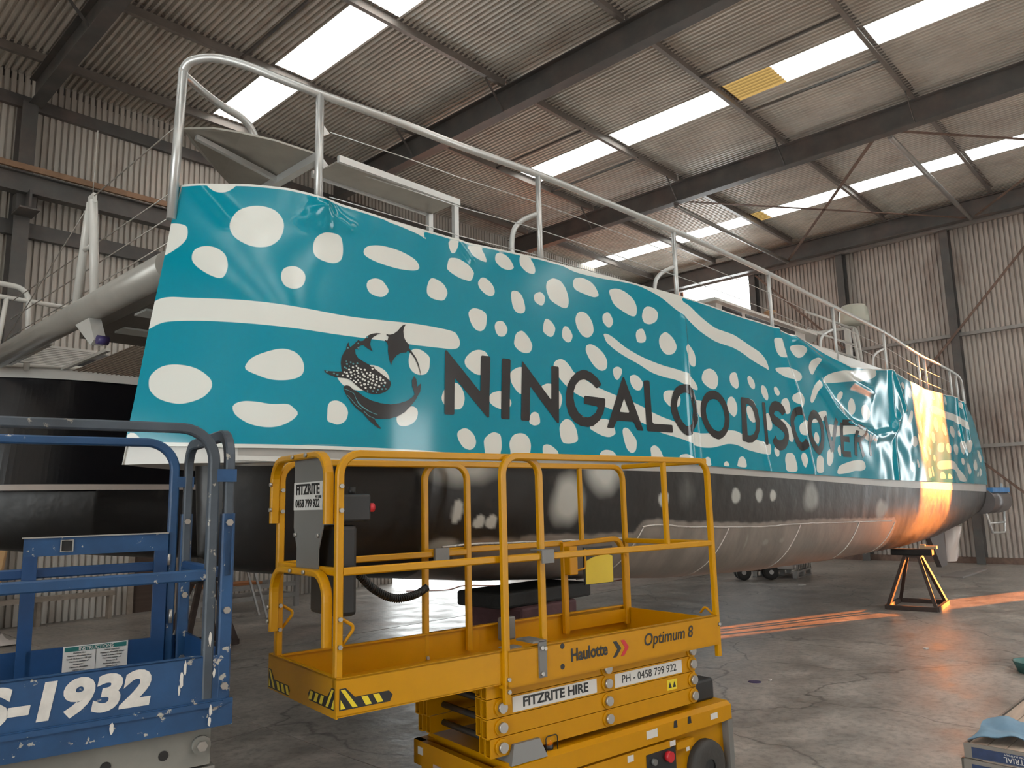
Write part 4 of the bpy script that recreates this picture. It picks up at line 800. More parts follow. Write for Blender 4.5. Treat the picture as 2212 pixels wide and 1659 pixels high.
M_hull = bpy.data.materials.new('hull_paint'); M_hull.use_nodes = True; nt = M_hull.node_tree; p = nt.nodes['Principled BSDF']; N = nt.nodes; L = nt.links
g = N.new('ShaderNodeNewGeometry'); n1 = N.new('ShaderNodeTexNoise'); n1.inputs['Scale'].default_value = 3.0; n1.inputs['Detail'].default_value = 8; mp = N.new('ShaderNodeMapping'); mp.inputs['Scale'].default_value = (1.5, 1, 0.6)
L.new(g.outputs['Position'], mp.inputs[0]); L.new(mp.outputs[0], n1.inputs['Vector'])
sx = N.new('ShaderNodeSeparateXYZ'); L.new(g.outputs['Position'], sx.inputs[0])
far = N.new('ShaderNodeMapRange'); far.inputs[1].default_value = 4.5; far.inputs[2].default_value = 11.0; L.new(sx.outputs['X'], far.inputs[0])
def mixc(a, b, fac):
    x = N.new('ShaderNodeMix'); x.data_type = 'RGBA'
    for s_, v in ((6, a), (7, b)):
        if isinstance(v, tuple): x.inputs[s_].default_value = (*v, 1)
        else: L.new(v, x.inputs[s_])
    L.new(fac, x.inputs[0]) if not isinstance(fac, float) else None
    return x.outputs[2]
def rng(sock, lo, hi, a=0.0, b=1.0):
    r = N.new('ShaderNodeMapRange'); r.inputs[1].default_value = lo; r.inputs[2].default_value = hi; r.inputs[3].default_value = a; r.inputs[4].default_value = b; L.new(sock, r.inputs[0]); return r.outputs[0]
blk = mixc((0.014, 0.013, 0.0125), (0.030, 0.026, 0.023), far.outputs[0])                 # old bottom paint is chalkier aft
blk = mixc(blk, (0.10, 0.09, 0.08), rng(n1.outputs[0], 0.62, 0.85, 0, 0.5))
ab = N.new('ShaderNodeAttribute'); ab.attribute_name = 'bare'; ap = N.new('ShaderNodeAttribute'); ap.attribute_name = 'primer'
met = mixc((0.30, 0.27, 0.24), (0.42, 0.37, 0.33), rng(n1.outputs[0], 0.35, 0.65))
c = mixc(blk, met, ab.outputs['Fac']); c = mixc(c, (0.50, 0.50, 0.46), ap.outputs['Fac']); L.new(c, p.inputs['Base Color'])
L.new(rng(ab.outputs['Fac'], 0, 1, 0.0, 0.75), p.inputs['Metallic']); L.new(rng(n1.outputs[0], 0.3, 0.7, 0.30, 0.46), p.inputs['Roughness'])
bp = N.new('ShaderNodeBump'); bp.inputs['Strength'].default_value = 0.25; bp.inputs['Distance'].default_value = 0.02; n2 = N.new('ShaderNodeTexNoise'); n2.inputs['Scale'].default_value = 7.0; L.new(g.outputs['Position'], n2.inputs['Vector']); L.new(n2.outputs[0], bp.inputs['Height']); L.new(bp.outputs[0], p.inputs['Normal'])
hull_near = lower_hull(False, 'hull'); hull_near['label'] = 'black lower hull with bare metal belly plates and primer patches'
hull_far = lower_hull(True, 'hull')
# weld beads of the belly plating
def hull_pt(x, z):
    k = float(np.interp(x, [q[0] for q in KEEL], [q[1] for q in KEEL])); zt = 2.07; w = YC-float(yside(x, 2.1))-0.018
    s = min(1, ((zt-z)/(zt-k)))**(1/0.95); c = sqrt(max(0, 1-s*s)); return Vector((x, YC-w*c**0.62-0.004, z))
M_weld = mat('weld_bead', (0.62, 0.58, 0.54), 0.3, 0.8, bump=0.8, bscale=60)
for i0, i1 in ((1, 4), (6, 11)):
    pts = []
    for (xa, za), (xb, zb) in zip(BARE[i0:i1], BARE[i0+1:i1+1]):
        n = max(2, int((xb-xa)/0.12))
        for j in range(n): pts.append(hull_pt(xa+(xb-xa)*j/n, za+(zb-za)*j/n-0.045+random.uniform(-0.004, 0.004)))
    MB().tube(pts, 0.009, 6).build('weld_seam', M_weld, hull_near, org=BO)
for x in (5.50, 7.0, 8.7, 10.6, 12.08):
    z0 = float(np.interp(x, [q[0] for q in BARE], [q[1] for q in BARE]))-0.05; k = float(np.interp(x, [q[0] for q in KEEL], [q[1] for q in KEEL]))
    MB().tube([hull_pt(x-0.25*((z0-z)/(z0-k)), z) for z in np.linspace(z0, k+0.02, 12)], 0.006, 6).build('weld_seam', M_weld, hull_near, org=BO)
# light band under the vinyl (near), far hull topside with gunwale and stripe
def side_band(name, z0tab, z1tab, x0, x1, off, m, flip=False, n=120):
    mb = MB()
    def f(i, j):
        x = x0+(x1-x0)*i/(n-1); z = float(np.interp(x, [q[0] for q in (z0tab, z1tab)[j]], [q[1] for q in (z0tab, z1tab)[j]]))
        y = float(yside(x, z))-off; return (x, 2*YM-y if flip else y, z)
    mb.grid(n, 2, f); return mb.build(name, m, boat, org=BO)
M_band = mat('grey_band', (0.42, 0.40, 0.37), 0.35, var=0.06)
side_band('sheer_band', GREY, [(a, b+0.004) for a, b in BOT], 2.0, 18.7, -0.016, M_band)
side_band('white_stripe', [(a, b+0.0) for a, b in GREY], [(1.5, 2.115), (2.2, 2.09), (3.2, 2.052)], 1.98, 2.9, 0.004, M_white)
M_navy = mat('black_topside', (0.006, 0.006, 0.008), 0.22)
upper_hull(True, M_navy, 'topside', None)
def far_band(name, z0, z1, m, off=0.012):
    mb = MB()
    def f(i, j):
        x = 1.7+16*i/119; z = (z0, z1)[j]; y = 2*YC-float(yside(x, z))+off; return (x, 2*YM-y, z)
    mb.grid(120, 2, f); return mb.build(name, m, boat, org=BO)
far_band('white_stripe', 2.075, 2.14, mat('aged_white', (0.55, 0.47, 0.42), 0.4)); far_band('gunwale', 3.33, 3.50, mat('pale_grey', (0.52, 0.52, 0.50), 0.35))
MB().tube([(x, 2*YM-(2*YC-float(yside(x, 3.4)))-0.03, 3.47) for x in np.linspace(1.9, 8, 30)], 0.025, 8).build('gunwale_rail', M_white, boat, org=BO)
# bow underside knuckle
mb = MB(); tri = []
for x in np.linspace(1.58, 2.7, 16):
    y = float(yside(x, 2.12)); zz = 2.155-0.10*min(1, (x-1.58)/0.55)
    tri.append(((x, y, 2.16), (x, min(YC, y+0.10), zz), (x, max(YC, 2*YC-y-0.10), zz), (x, 2*YC-y, 2.16)))
mb.add([q for t in tri for q in t], [(i*4+j, i*4+j+1, i*4+4+j+1, i*4+4+j) for i in range(len(tri)-1) for j in range(3)], True); mb.build('bow_knuckle', M_white, boat, org=BO)

# ---- rails
def rail_y(x): return float(yside(x, 3.7))+0.03
RAIL = [(2.42, 4.36), (2.86, 4.30), (3.4, 4.28), (4.23, 4.32), (5.0, 4.34), (6.2, 4.365), (7.1, 4.375), (8.25, 4.37), (9.24, 4.34), (10.2, 4.32), (12.2, 4.27), (13.93, 4.15), (15.3, 4.14), (16.7, 4.12)]
path = [(1.775, 4.35, 4.46), (1.80, 4.30, 4.51), (1.90, 4.20, 4.53), (2.04, 4.09, 4.495), (2.2, 3.98, 4.43)]+[(x, rail_y(x), z) for x, z in RAIL]+[(17.12, rail_y(17), 4.06), (17.25, rail_y(17.2), 3.92), (17.3, rail_y(17.2), 3.58)]
MB().tube(spline(path, 6), 0.027, 10).build('top_rail', M_alu, boat, org=BO)
MB().tube(spline([(1.79, 4.38, 4.45), (1.86, 4.47, 4.49), (2.02, 4.62, 4.53), (2.22, 4.75, 4.555), (2.40, 4.81, 4.55), (2.50, 4.83, 4.46), (2.54, 4.84, 4.25), (2.55, 4.84, 3.9)], 6), 0.027, 10).build('bow_rail', M_alu, boat, org=BO)
MB().cyl((1.745, 4.35, 3.5), (1.775, 4.35, 4.47), 0.028, 12).build('stanchion', M_alu, boat, org=BO)
for k, (x, z0, z1) in enumerate([(2.42, 3.5, 4.36), (4.22, 3.5, 4.32), (6.19, 3.5, 4.365), (8.25, 3.5, 4.37), (10.18, 3.45, 4.32), (12.2, 3.45, 4.27), (13.93, 3.45, 4.15), (14.35, 3.45, 4.14), (16.2, 3.45, 4.13), (16.75, 3.45, 4.12)]):
    st = MB().cyl((x, rail_y(x), z0), (x, rail_y(x), z1), 0.022 if k else 0.026, 12).build('stanchion', M_alu, boat, org=BO)
    if k in (1, 2, 4, 5): MB().tube(spline([(x-0.16, rail_y(x)+0.14, 3.45), (x-0.16, rail_y(x)+0.14, 3.8), (x-0.11, rail_y(x)+0.10, 3.93), (x-0.01, rail_y(x)+0.01, 4.0)], 5), 0.02, 8).build('brace', M_alu, st, org=BO)
    if k == 0:
        for z in (4.12, 3.90, 3.66): MB().prism([(0, -0.035), (0.05, 0), (0, 0.045)], lambda a, b, c, z=z, x=x: Vector((x+0.022+a, rail_y(x)-0.004+c, z+b)), 0.008).build('wire_tab', M_alu, st, org=BO)
for dz in (-0.235, -0.45, -0.66):
    mb = MB(); xs = [2.48]+[x for x in np.linspace(3, 16.2, 34)]
    mb.tube([(x, rail_y(x), float(np.interp(x, [q[0] for q in RAIL], [q[1] for q in RAIL]))+dz) for x in xs], 0.0035, 6)
    mb.build('lifeline', M_alu, boat, org=BO)
# bow seat plate with its stiffeners, side plank
pl = [(1.79, 4.33, 4.075), (1.90, 4.20, 4.07), (2.03, 4.10, 4.05), (2.2, 3.985, 4.015), (2.40, 3.88, 3.965)]
ol = pl+[(x, 2*YC-y-0.03, z) for x, y, z in pl[::-1]]
mb = MB(); k = len(ol); mb.add([Vector(q) for q in ol]+[Vector(q)+V(0, 0, 0.012) for q in ol], [tuple(range(k))[::-1], tuple(range(k, 2*k))]+[(i, (i+1) % k, k+(i+1) % k, k+i) for i in range(k)])
seat = mb.build('bow_seat', mat('dull_aluminium', (0.36, 0.34, 0.30), 0.35, 0.6, var=0.12, vscale=5), boat, org=BO)
MB().bar([(1.86, 4.33, 4.05), (2.40, 4.33, 3.945)], 0.03, 0.03).build('stiffener', M_alu, seat, org=BO)
MB().bar([(2.42, 3.86, 3.94), (2.42, 4.80, 3.94)], 0.05, 0.05).build('cross_bar', M_alu, seat, org=BO)
pk = thing_pl = MB().bx(2.46, 3.42, 3.70, 3.98, 3.875, 3.885).build('side_plank', MATS['dull_aluminium'], boat, org=BO)
for y in (3.69, 3.98): MB().bx(2.45, 3.44, y-0.012, y+0.012, 3.862, 3.905).build('plank_edge', M_alu, pk, org=BO)
for y in (3.70, 3.97): MB().bx(3.39, 3.43, y-0.015, y+0.015, 3.45, 3.87).build('leg', M_alu, pk, org=BO)

# ---- crossbeam, striker, trampoline between the hulls
M_beam = mat('beam_paint', (0.40, 0.385, 0.35), 0.3, 0.2, var=0.08)
beam = MB().cyl((2.0, 4.95, 3.415), (2.05, 9.7, 3.48), 0.105, 24).build('crossbeam', M_beam, boat, org=BO)
MB().prism([(6.72, 3.33), (6.40, 3.33), (6.25, 3.13), (6.33, 3.10)], lambda a, b, c: Vector((1.97+c, a, b)), 0.09).build('roller_bracket', M_white, beam, org=BO)
MB().cyl((1.98, 6.22, 3.125), (2.06, 6.22, 3.125), 0.036, 16).build('roller', mat('purple_roller', (0.06, 0.045, 0.16), 0.4), beam, org=BO)
fr = MB().tube([(2.0, 6.84, 3.50), (2.0, 6.70, 4.15), (2.0, 6.63, 4.36)], 0.034, 12).build('striker_frame', M_white, boat, org=BO)
MB().tube([(2.0, 6.40, 3.48), (2.0, 6.52, 4.1), (2.0, 6.58, 4.36)], 0.034, 12).build('strut', M_white, fr, org=BO)
MB().cyl((2.0, 6.74, 3.97), (2.0, 6.50, 3.97), 0.018, 8).build('crossbar', M_white, fr, org=BO)
MB().bx(1.985, 2.015, 6.54, 6.67, 4.34, 4.42).build('head_plate', M_white, fr, org=BO)
M_wire = mat('wire_rope', (0.45, 0.42, 0.38), 0.4, 0.6)
for a, b in (((2.0, 6.6, 4.40), (1.82, 4.42, 4.18)), ((2.0, 6.6, 4.38), (2.05, 9.3, 3.6)), ((2.07, 5.0, 4.02), (2.1, 9.3, 4.08)), ((2.05, 5.0, 3.82), (2.1, 9.3, 3.88)), ((2.03, 5.0, 3.62), (2.1, 9.3, 3.68))):
    MB().tube([a, b], 0.005, 6).build('wire', M_wire, boat, org=BO)
deck = MB().bx(2.18, 17.5, 5.25, 7.3, 3.345, 3.44).build('bridge_deck', mat('deck_underside', (0.15, 0.135, 0.12), 0.5, var=0.1), boat, org=BO)
M_hatch = bpy.data.materials.new('acrylic_hatch'); M_hatch.use_nodes = True; M_hatch.node_tree.nodes['Principled BSDF'].inputs['Base Color'].default_value = (0.75, 0.78, 0.76, 1); M_hatch.node_tree.nodes['Principled BSDF'].inputs['Roughness'].default_value = 0.15
for x0, x1, y0, y1 in ((2.30, 2.75, 6.58, 6.80), (2.20, 2.5, 5.87, 6.10)): MB().bx(x0, x1, y0, y1, 3.325, 3.342).build('hatch', M_hatch, deck, org=BO)
M_net = mat('trampoline_mesh', (0.33, 0.27, 0.22), 0.7)
mb = MB(); st = 0.05
for i in range(int((6.5-2.75)/st)): mb.bx(2.75+i*st, 2.75+i*st+0.016, 7.3, 9.36, 3.40, 3.404)
for j in range(int((9.36-7.3)/st)): mb.bx(2.75, 6.5, 7.3+j*st, 7.3+j*st+0.030, 3.404, 3.408)
tag(mb.build('trampoline_net', M_net, boat, org=BO), kind='stuff')
for i in range(11):
    y = 8.32+i*0.095; MB().bx(2.15, 2.66, y, y+0.022, 3.43, 3.455).build('catwalk_slat', M_white, boat, org=BO)
for x in (2.15, 2.66): MB().bx(x-0.02, x+0.02, 8.0, 9.4, 3.40, 3.43).build('catwalk_stringer', M_white, boat, org=BO)
# far hull rails
MB().tube(fillet([(0.3, 9.62, 4.38), (2.33, 9.62, 4.33), (2.36, 9.62, 3.4)], 0.16, 6), 0.03, 10).build('top_rail', M_white, boat, org=BO)
MB().tube([(0.3, 9.62, 4.23), (3.6, 9.62, 4.16)], 0.026, 10).build('mid_rail', M_white, boat, org=BO)
MB().cyl((2.12, 9.62, 4.2), (2.06, 9.62, 3.5), 0.025, 10).build('stanchion', M_white, boat, org=BO)

# ---- deckhouse
cab = MB().bx(10.75, 14.2, 5.62, 8.3, 3.4, 4.88).build('deckhouse', M_white, boat, org=BO)
mb = MB(); rp = [(10.60, 5.52), (14.5, 5.50), (15.05, 5.75), (15.05, 8.3), (10.60, 8.3)]; k = len(rp)
mb.add([(x, y, 4.87) for x, y in rp]+[(x, y, 4.91) for x, y in rp]+[(x+(0.12 if x < 12 else -0.12), y+(0.1 if y < 7 else -0.1), 4.96) for x, y in rp], [tuple(range(k))[::-1], tuple(range(2*k, 3*k))]+[(i, (i+1) % k, k+(i+1) % k, k+i) for i in range(k)]+[(k+i, k+(i+1) % k, 2*k+(i+1) % k, 2*k+i) for i in range(k)])
mb.build('roof', M_white, cab, org=BO)
M_glass = mat('dark_window', (0.05, 0.05, 0.055), 0.06)
for x0, x1 in ((10.95, 11.6), (11.75, 12.7), (12.85, 13.7)): MB().bx(x0, x1, 5.605, 5.63, 4.40, 4.85).build('window', M_glass, cab, org=BO)
for y0, y1 in ((5.85, 6.6), (6.75, 7.6)): MB().bx(10.735, 10.76, y0, y1, 4.40, 4.85).build('window', M_glass, cab, org=BO)
M_brass = mat('brass_fitting', (0.45, 0.28, 0.16), 0.35, 0.7)
MB().lathe([(0.0, 4.95), (0.10, 4.95), (0.10, 4.99), (0.05, 5.02), (0.05, 5.14), (0.11, 5.16), (0.11, 5.20), (0.0, 5.20)], (13.25, 5.85, 0), 16).build('winch', M_brass, boat, org=BO)
aft = MB().bx(15.3, 17.6, 5.9, 8.2, 3.4, 4.55).build('aft_house', M_white, boat, org=BO)
MB().bx(15.1, 17.8, 5.7, 8.3, 4.55, 4.64).build('roof', M_white, aft, org=BO)
MB().bx(16.2, 17.4, 5.885, 5.91, 4.0, 4.42).build('window', M_glass, aft, org=BO)
arch = MB().tube(fillet([(18.55, 5.95, 3.45), (18.05, 5.95, 5.68), (18.05, 7.6, 5.68), (18.55, 7.6, 3.45)], 0.12), 0.04, 10).build('radar_arch', M_white, boat, org=BO)
MB().tube([(18.28, 5.9, 3.45), (17.80, 5.95, 5.62)], 0.035, 10).build('arch_leg', M_white, arch, org=BO)
MB().bx(17.55, 17.70, 5.95, 6.05, 4.6, 5.55).build('arch_panel', M_white, arch, org=BO)
for z in (5.60, 5.22, 4.92): MB().tube([(15.2, 5.95, z-0.05), (17.9, 5.95, z)], 0.025, 8).build('arch_rail', M_white, arch, org=BO)
MB().lathe([(0.0, 0.0), (0.30, 0.0), (0.32, 0.05), (0.33, 0.16), (0.30, 0.34), (0.25, 0.42), (0.0, 0.44)], (18.0, 5.95, 5.74), 28).build('radar_dome', mat('dome_white', (0.60, 0.61, 0.52), 0.35), arch, org=BO)
lettering('SIMRAD', 0.15, M_ink, arch, (18.0+0.12-BO[0], 5.95-0.345-BO[1], 5.95), (1, 0.25, 0), (0, 0.15, 1), name='lettering')
# ---- stern: swim step, ladder, rudder, leg wrapped in plastic
tb = MB().cyl((18.7, 3.98, 1.62), (20.4, 3.98, 1.62), 0.27, 24).build('swim_step', M_hull_s if False else mat('grey_stern', (0.16, 0.15, 0.15), 0.35, 0.3, var=0.15), boat, org=BO)
MB().bx(18.75, 20.42, 3.74, 4.22, 1.80, 1.905).build('step_top', mat('blue_plastic', (0.06, 0.24, 0.55), 0.35, var=0.2, vscale=6), tb, org=BO)
MB().bx(19.9, 20.0, 3.78, 3.82, 1.90, 2.0).build('cleat', M_alu, tb, org=BO)
MB().tube(fillet([(18.75, 3.92, 1.42), (19.15, 3.92, 0.95), (20.35, 3.92, 0.90), (20.55, 3.92, 1.42)], 0.14), 0.025, 10).build('boarding_ladder', M_alu, boat, org=BO)
MB().tube([(19.0, 3.92, 1.15), (20.45, 3.92, 1.13)], 0.022, 8).build('ladder_rung', M_alu, boat, org=BO)
MB().prism([(15.85, 1.12), (17.0, 1.18), (16.95, 0.42), (16.55, 0.40)], lambda a, b, c: Vector((a, 4.30+c, b)), 0.09).build('rudder', mat('rudder_paint', (0.10, 0.085, 0.08), 0.5, var=0.1), boat, org=BO)
mb = MB()
def rag(i, j):
    a = 2*pi*i/18; t = j/9; r = 0.24*(1-0.45*t**2)*(1+0.12*sin(3*a+5*t)+0.07*sin(7*a-4*t)); return (17.35+r*cos(a)*1.1-0.12*t, 4.35+r*sin(a), 1.15-0.68*t)
mb.grid(19, 10, rag); mb.build('plastic_wrapping', mat('white_plastic', (0.72, 0.66, 0.62), 0.3), boat, org=BO)
# ================================================================== YELLOW SCISSOR LIFT
M_yel = mat('yellow_paint', (0.54, 0.245, 0.0), 0.36, var=0.05, vscale=6, spec=0.3)
M_yelw = mat('yellow_paint_worn', (0.56, 0.262, 0.0), 0.36, spec=0.35, var=0.04, vscale=7, col2=(0.22, 0.12, 0.05), mixs=16.0, mixlo=0.70, mixhi=0.74)
M_grey = mat('grey_paint', (0.17, 0.165, 0.155), 0.4, var=0.05)
M_dark = mat('black_plastic', (0.016, 0.016, 0.016), 0.45)
M_bolt = mat('zinc_bolt', (0.42, 0.40, 0.37), 0.35, 0.7)
M_sign = mat('sticker_white', (0.66, 0.64, 0.60), 0.4); M_prt = mat('print_black', (0.015, 0.015, 0.015), 0.45); M_haz = mat('hazard_yellow', (0.80, 0.62, 0.03), 0.35); M_red = mat('red_plastic', (0.55, 0.02, 0.03), 0.35)
lift = thing('scissor_lift', 'yellow scissor lift with extended platform in front of the hull', 'scissor lift', (2.0, 2.97, 0), radians(-8.5))
R_ = 0.10
def railp(mb, pts, r=R_, up=(0, 1, 0), w=0.036, h=0.036): return mb.rbar(fillet(pts, r, 7), w, h, up=up)
bolt_me = MB().cyl((0, 0, 0), (0, -0.012, 0), 0.011, 6).mesh('bolt', M_bolt)
bolt_end = MB().cyl((0, 0, 0), (-0.012, 0, 0), 0.011, 6).mesh('bolt', M_bolt)
def bolt(parent, s, t, z, me=None): place('bolt', me or bolt_me, parent, (s, t, z))
# extension deck
ext = MB().bx(0, 1.30, 0.0, 0.75, 0.895, 0.905).build('extension_deck', M_yel, lift)
nb = MB().bx(0, 0.935, -0.004, 0.004, 0.90, 1.058).bx(0, 0.935, -0.004, 0.016, 1.050, 1.060).bx(0, 0.935, -0.004, 0.016, 0.896, 0.904).build('toe_board', M_yelw, ext)
MB().bx(0, 1.30, 0.750, 0.758, 0.90, 1.058).bx(0, 1.3, 0.738, 0.758, 1.05, 1.06).build('toe_board', M_yel, ext)
eb = MB().bx(-0.006, 0.002, -0.004, 0.80, 0.892, 1.060).bx(-0.006, 0.016, -0.004, 0.80, 1.054, 1.064).build('end_board', M_yelw, ext)
for nm, t in (('near', 0.025), ('far', 0.725)):
    mb = MB(); railp(mb, [(0.012, t, 0.92), (0.012, t, 2.05), (1.21, t, 2.05), (1.21, t, 0.93)]); g = mb.build('guard_rail', M_yelw, ext)
    MB().rbar([(0.03, t, 1.515), (1.19, t, 1.515)], 0.032, 0.036, up=(0, 0, 1)).build('mid_rail', M_yelw, g)
    for z in (1.90, 1.79, 1.31, 1.19): bolt(g, 0.012, t-0.018, z)
    MB().tube(fillet([(0.02, t, 1.315), (0.085, t, 1.275), (0.085, t, 1.255), (0.02, t, 1.18)], 0.02, 4), 0.008, 8).build('grab_loop', M_yel, g)
MB().rbar([(0.012, 0.04, 1.515), (0.012, 0.71, 1.515)], 0.034, 0.036, up=(0, 0, 1)).build('mid_rail', M_yelw, ext)
hp = MB(); railp(hp, [(-0.028, 0.715, 1.73), (-0.028, 0.715, 2.055), (-0.028, 0.055, 2.055), (-0.028, 0.055, 1.73)], 0.12, up=(1, 0, 0), w=0.03, h=0.045); hoop = hp.build('end_hoop', M_yelw, ext)
hp = MB(); railp(hp, [(-0.028, 0.69, 1.19), (-0.028, 0.69, 1.505), (-0.028, 0.055, 1.505), (-0.028, 0.055, 1.19)], 0.12, up=(1, 0, 0), w=0.03, h=0.045); hoop2 = hp.build('end_hoop', M_yelw, ext)
for h, z in ((hoop, 2.06), (hoop2, 1.51)):
    for t in (0.26, 0.42): bolt(h, -0.05, t, z-0.004, bolt_end)
for h, zs in ((hoop, (1.93, 1.80)), (hoop2, (1.31, 1.24))):
    for z in zs: bolt(h, -0.05, 0.70, z, bolt_end)
# control station
plate = MB().prism([(0.15, 2.04), (0.49, 2.04), (0.49, 1.71), (0.45, 1.61), (0.45, 1.50), (0.195, 1.50), (0.195, 1.61), (0.15, 1.71)], lambda a, b, c: Vector((-0.012+c, a, b)), 0.006).build('control_plate', M_grey, lift)
for t in (0.455, 0.19): bolt(plate, -0.012, t, 1.675, bolt_end)
sign = MB().bx(-0.0145, -0.012, 0.153, 0.490, 1.795, 1.930).build('sign', M_sign, plate)
lettering('FITZRITE', 0.070, M_prt, sign, (-0.0165, 0.321, 1.893), (0, -1, 0), (0, 0, 1), bold=0.0022, xs=1.02)
lettering('PTY LTD', 0.018, M_prt, sign, (-0.0165, 0.195, 1.856), (0, -1, 0), (0, 0, 1), bold=0.0005)
lettering('0458 799 922', 0.056, M_prt, sign, (-0.0165, 0.321, 1.825), (0, -1, 0), (0, 0, 1), bold=0.0006, xs=0.92)
MB().bevbox((0.10, 0.27, 1.51), (0.11, 0.30, 0.42), 0.02).build('manual_box', M_dark, lift)
head = MB().bevbox((0.13, 0.20, 1.80), (0.17, 0.20, 0.13), 0.012).build('control_head', M_dark, lift)
MB().cyl((0.15, 0.18, 1.86), (0.15, 0.18, 1.90), 0.018, 12).build('joystick', M_dark, head); MB().cyl((0.21, 0.12, 1.80), (0.235, 0.12, 1.80), 0.022, 14).build('stop_button', M_red, head)
# coiled control cable
c = spline([(0.14, 0.32, 1.53), (0.30, 0.42, 1.47), (0.45, 0.52, 1.37), (0.62, 0.60, 1.30), (0.80, 0.68, 1.295), (0.90, 0.71, 1.325)], 60); mb = MB(); hel = []
for i, q in enumerate(c):
    t = (c[min(i+1, len(c)-1)]-c[max(i-1, 0)]).normalized(); n = (V(0, 0, 1)-t*t.z).normalized(); b = t.cross(n); a = i*2*pi/6.0
    hel.append(q+n*0.019*cos(a)+b*0.019*sin(a))
mb.tube(hel, 0.0065, 5); mb.build('coiled_cable', M_dark, lift)
# main deck
md = MB().bx(0.90, 2.65, -0.03, 0.77, 0.875, 0.893).build('main_deck', M_yel, lift)
nb2 = MB().bx(0.925, 2.64, -0.034, -0.026, 0.885, 1.058).bx(0.925, 2.64, -0.034, -0.008, 1.050, 1.060).build('toe_board', M_yel, md)
MB().bx(0.93, 2.64, 0.770, 0.778, 0.885, 1.058).bx(0.93, 2.64, 0.750, 0.778, 1.05, 1.06).build('toe_board', M_yel, md)
reb = MB().bx(2.636, 2.644, 0.0, 0.77, 0.885, 1.04).build('end_board', M_yel, md)
MB().tube(fillet([(2.64, 0.10, 1.06), (2.64, 0.06, 1.105), (2.64, 0.0, 1.06)], 0.02, 4), 0.008, 8).build('lifting_eye', M_yel, md)
for t, lo in ((-0.012, 0.80), (0.765, 0.88)):
    mb = MB(); railp(mb, [(0.925, t, lo), (0.925, t, 2.055), (2.655, t, 2.055), (2.655, t, lo)]); g = mb.build('guard_rail', M_yelw, md)
    if t < 0: MB().rbar([(0.94, t, 1.515), (2.64, t, 1.515)], 0.032, 0.036, up=(0, 0, 1)).build('mid_rail', M_yelw, g)
    else: MB().rbar([(0.94, t, 1.525), (2.02, t, 1.525)], 0.032, 0.036, up=(0, 0, 1)).build('mid_rail', M_yelw, g)
    MB().rbar([(2.215, t, 1.53), (2.215, t, 2.04)], 0.032, 0.032).build('rail_drop', M_yelw, g)
    for q in (0.86, 1.0, 0.92): bolt(g, 0.925 if q < 1 else 2.655, t-0.018, q)
for z in (2.055, 1.515): MB().rbar([(2.655, 0.0, z), (2.655, 0.755, z)], 0.034, 0.034, up=(0, 0, 1)).build('end_rail', M_yelw, md)
MB().bx(1.121, 1.171, -0.046, -0.034, 0.90, 1.085).bx(1.08, 1.17, -0.046, 0.10, 1.078, 1.088).build('slide_clip', M_grey, md)
for z in (1.05, 1.045, 0.92): bolt(md, 1.135 if z != 1.045 else 1.157, -0.046, z)
MB().bx(1.165, 1.25, -0.03, 0.06, 1.545, 1.553).bx(1.165, 1.25, -0.040, -0.032, 1.48, 1.55).build('rail_bracket', M_grey, md)
MB().bx(0.95, 1.05, 0.69, 0.71, 1.475, 1.55).build('rail_bracket', M_grey, md)
MB().bx(0.94, 1.04, 0.0, 0.07, 1.06, 1.066).build('slide_pad', M_grey, md)
lk = MB().bevbox((1.48, 0.70, 1.03), (0.11, 0.05, 0.14), 0.01).build('deck_lock', M_grey, md)
for s, z in ((1.292, 1.037), (1.289, 0.932)): MB().cyl((s, -0.033, z), (s, -0.036, z), 0.015, 12).build('slot_hole', M_dark, nb2)
lettering('Haulotte', 0.092, M_prt, nb2, (1.49, -0.0362, 0.978), (1, 0, 0), (0, 0, 1), bold=0.0024, xs=0.86)
for s0, m in ((1.672, M_prt), (1.735, M_red)):
    MB().prism([(s0, 0.925), (s0+0.028, 0.925), (s0+0.07, 0.968), (s0+0.034, 1.012), (s0+0.004, 1.012), (s0+0.038, 0.968)], lambda a, b, c: Vector((a, -0.0345-c, b)), 0.0012).build('chevron_print', m, nb2)
lettering('Optimum 8', 0.098, M_prt, nb2, (2.155, -0.0362, 0.985), (1, 0, 0), (0, 0, 1), bold=0.0008, shear=0.18, xs=0.98)
# hazard stickers
def hazard(parent, T, W, flip):
    out = [(0, 0.10), (0.03, 0.10), (0.075, 0.052), (W-0.02, 0.052), (W, 0.03), (W-0.015, 0.0), (0, 0.0)]
    f = (lambda p: (p[0], p[1]))
    d = MB().prism(out, T, 0.001).build('hazard_sticker', M_prt, parent)
    mb = MB(); mb.prism([(0.006, 0.094), (0.026, 0.094), (0.088, 0.006), (0.064, 0.006)][::1], lambda a, b, c: T(a, b, 0.001+c), 0.0008)
    d2 = mb.build('hazard_stripe', M_haz, d)
    n = int((W-0.10)/0.058)
    for i in range(n):
        a = 0.106+i*0.058
        MB().prism([(a, 0.048), (a+0.03, 0.048), (a+0.052, 0.006), (a+0.022, 0.006)], lambda p, q, c: T(p, q, 0.001+c), 0.0008).build('hazard_stripe', M_haz, d)
    MB().prism([(0.006, 0.05), (0.006, 0.006), (0.03, 0.006)], lambda p, q, c: T(p, q, 0.001+c), 0.0008).build('hazard_stripe', M_haz, d)
hazard(nb, lambda a, b, c: Vector((0.008+a, -0.0045-c, 0.925+b*0.92)), 0.265, False)
hazard(eb, lambda a, b, c: Vector((-0.0065-c, 0.012+a, 0.925+b*0.92)), 0.28, False)
hazard(eb, lambda a, b, c: Vector((-0.0065-c, 0.79-a, 0.900+b*0.92)), 0.28, True)
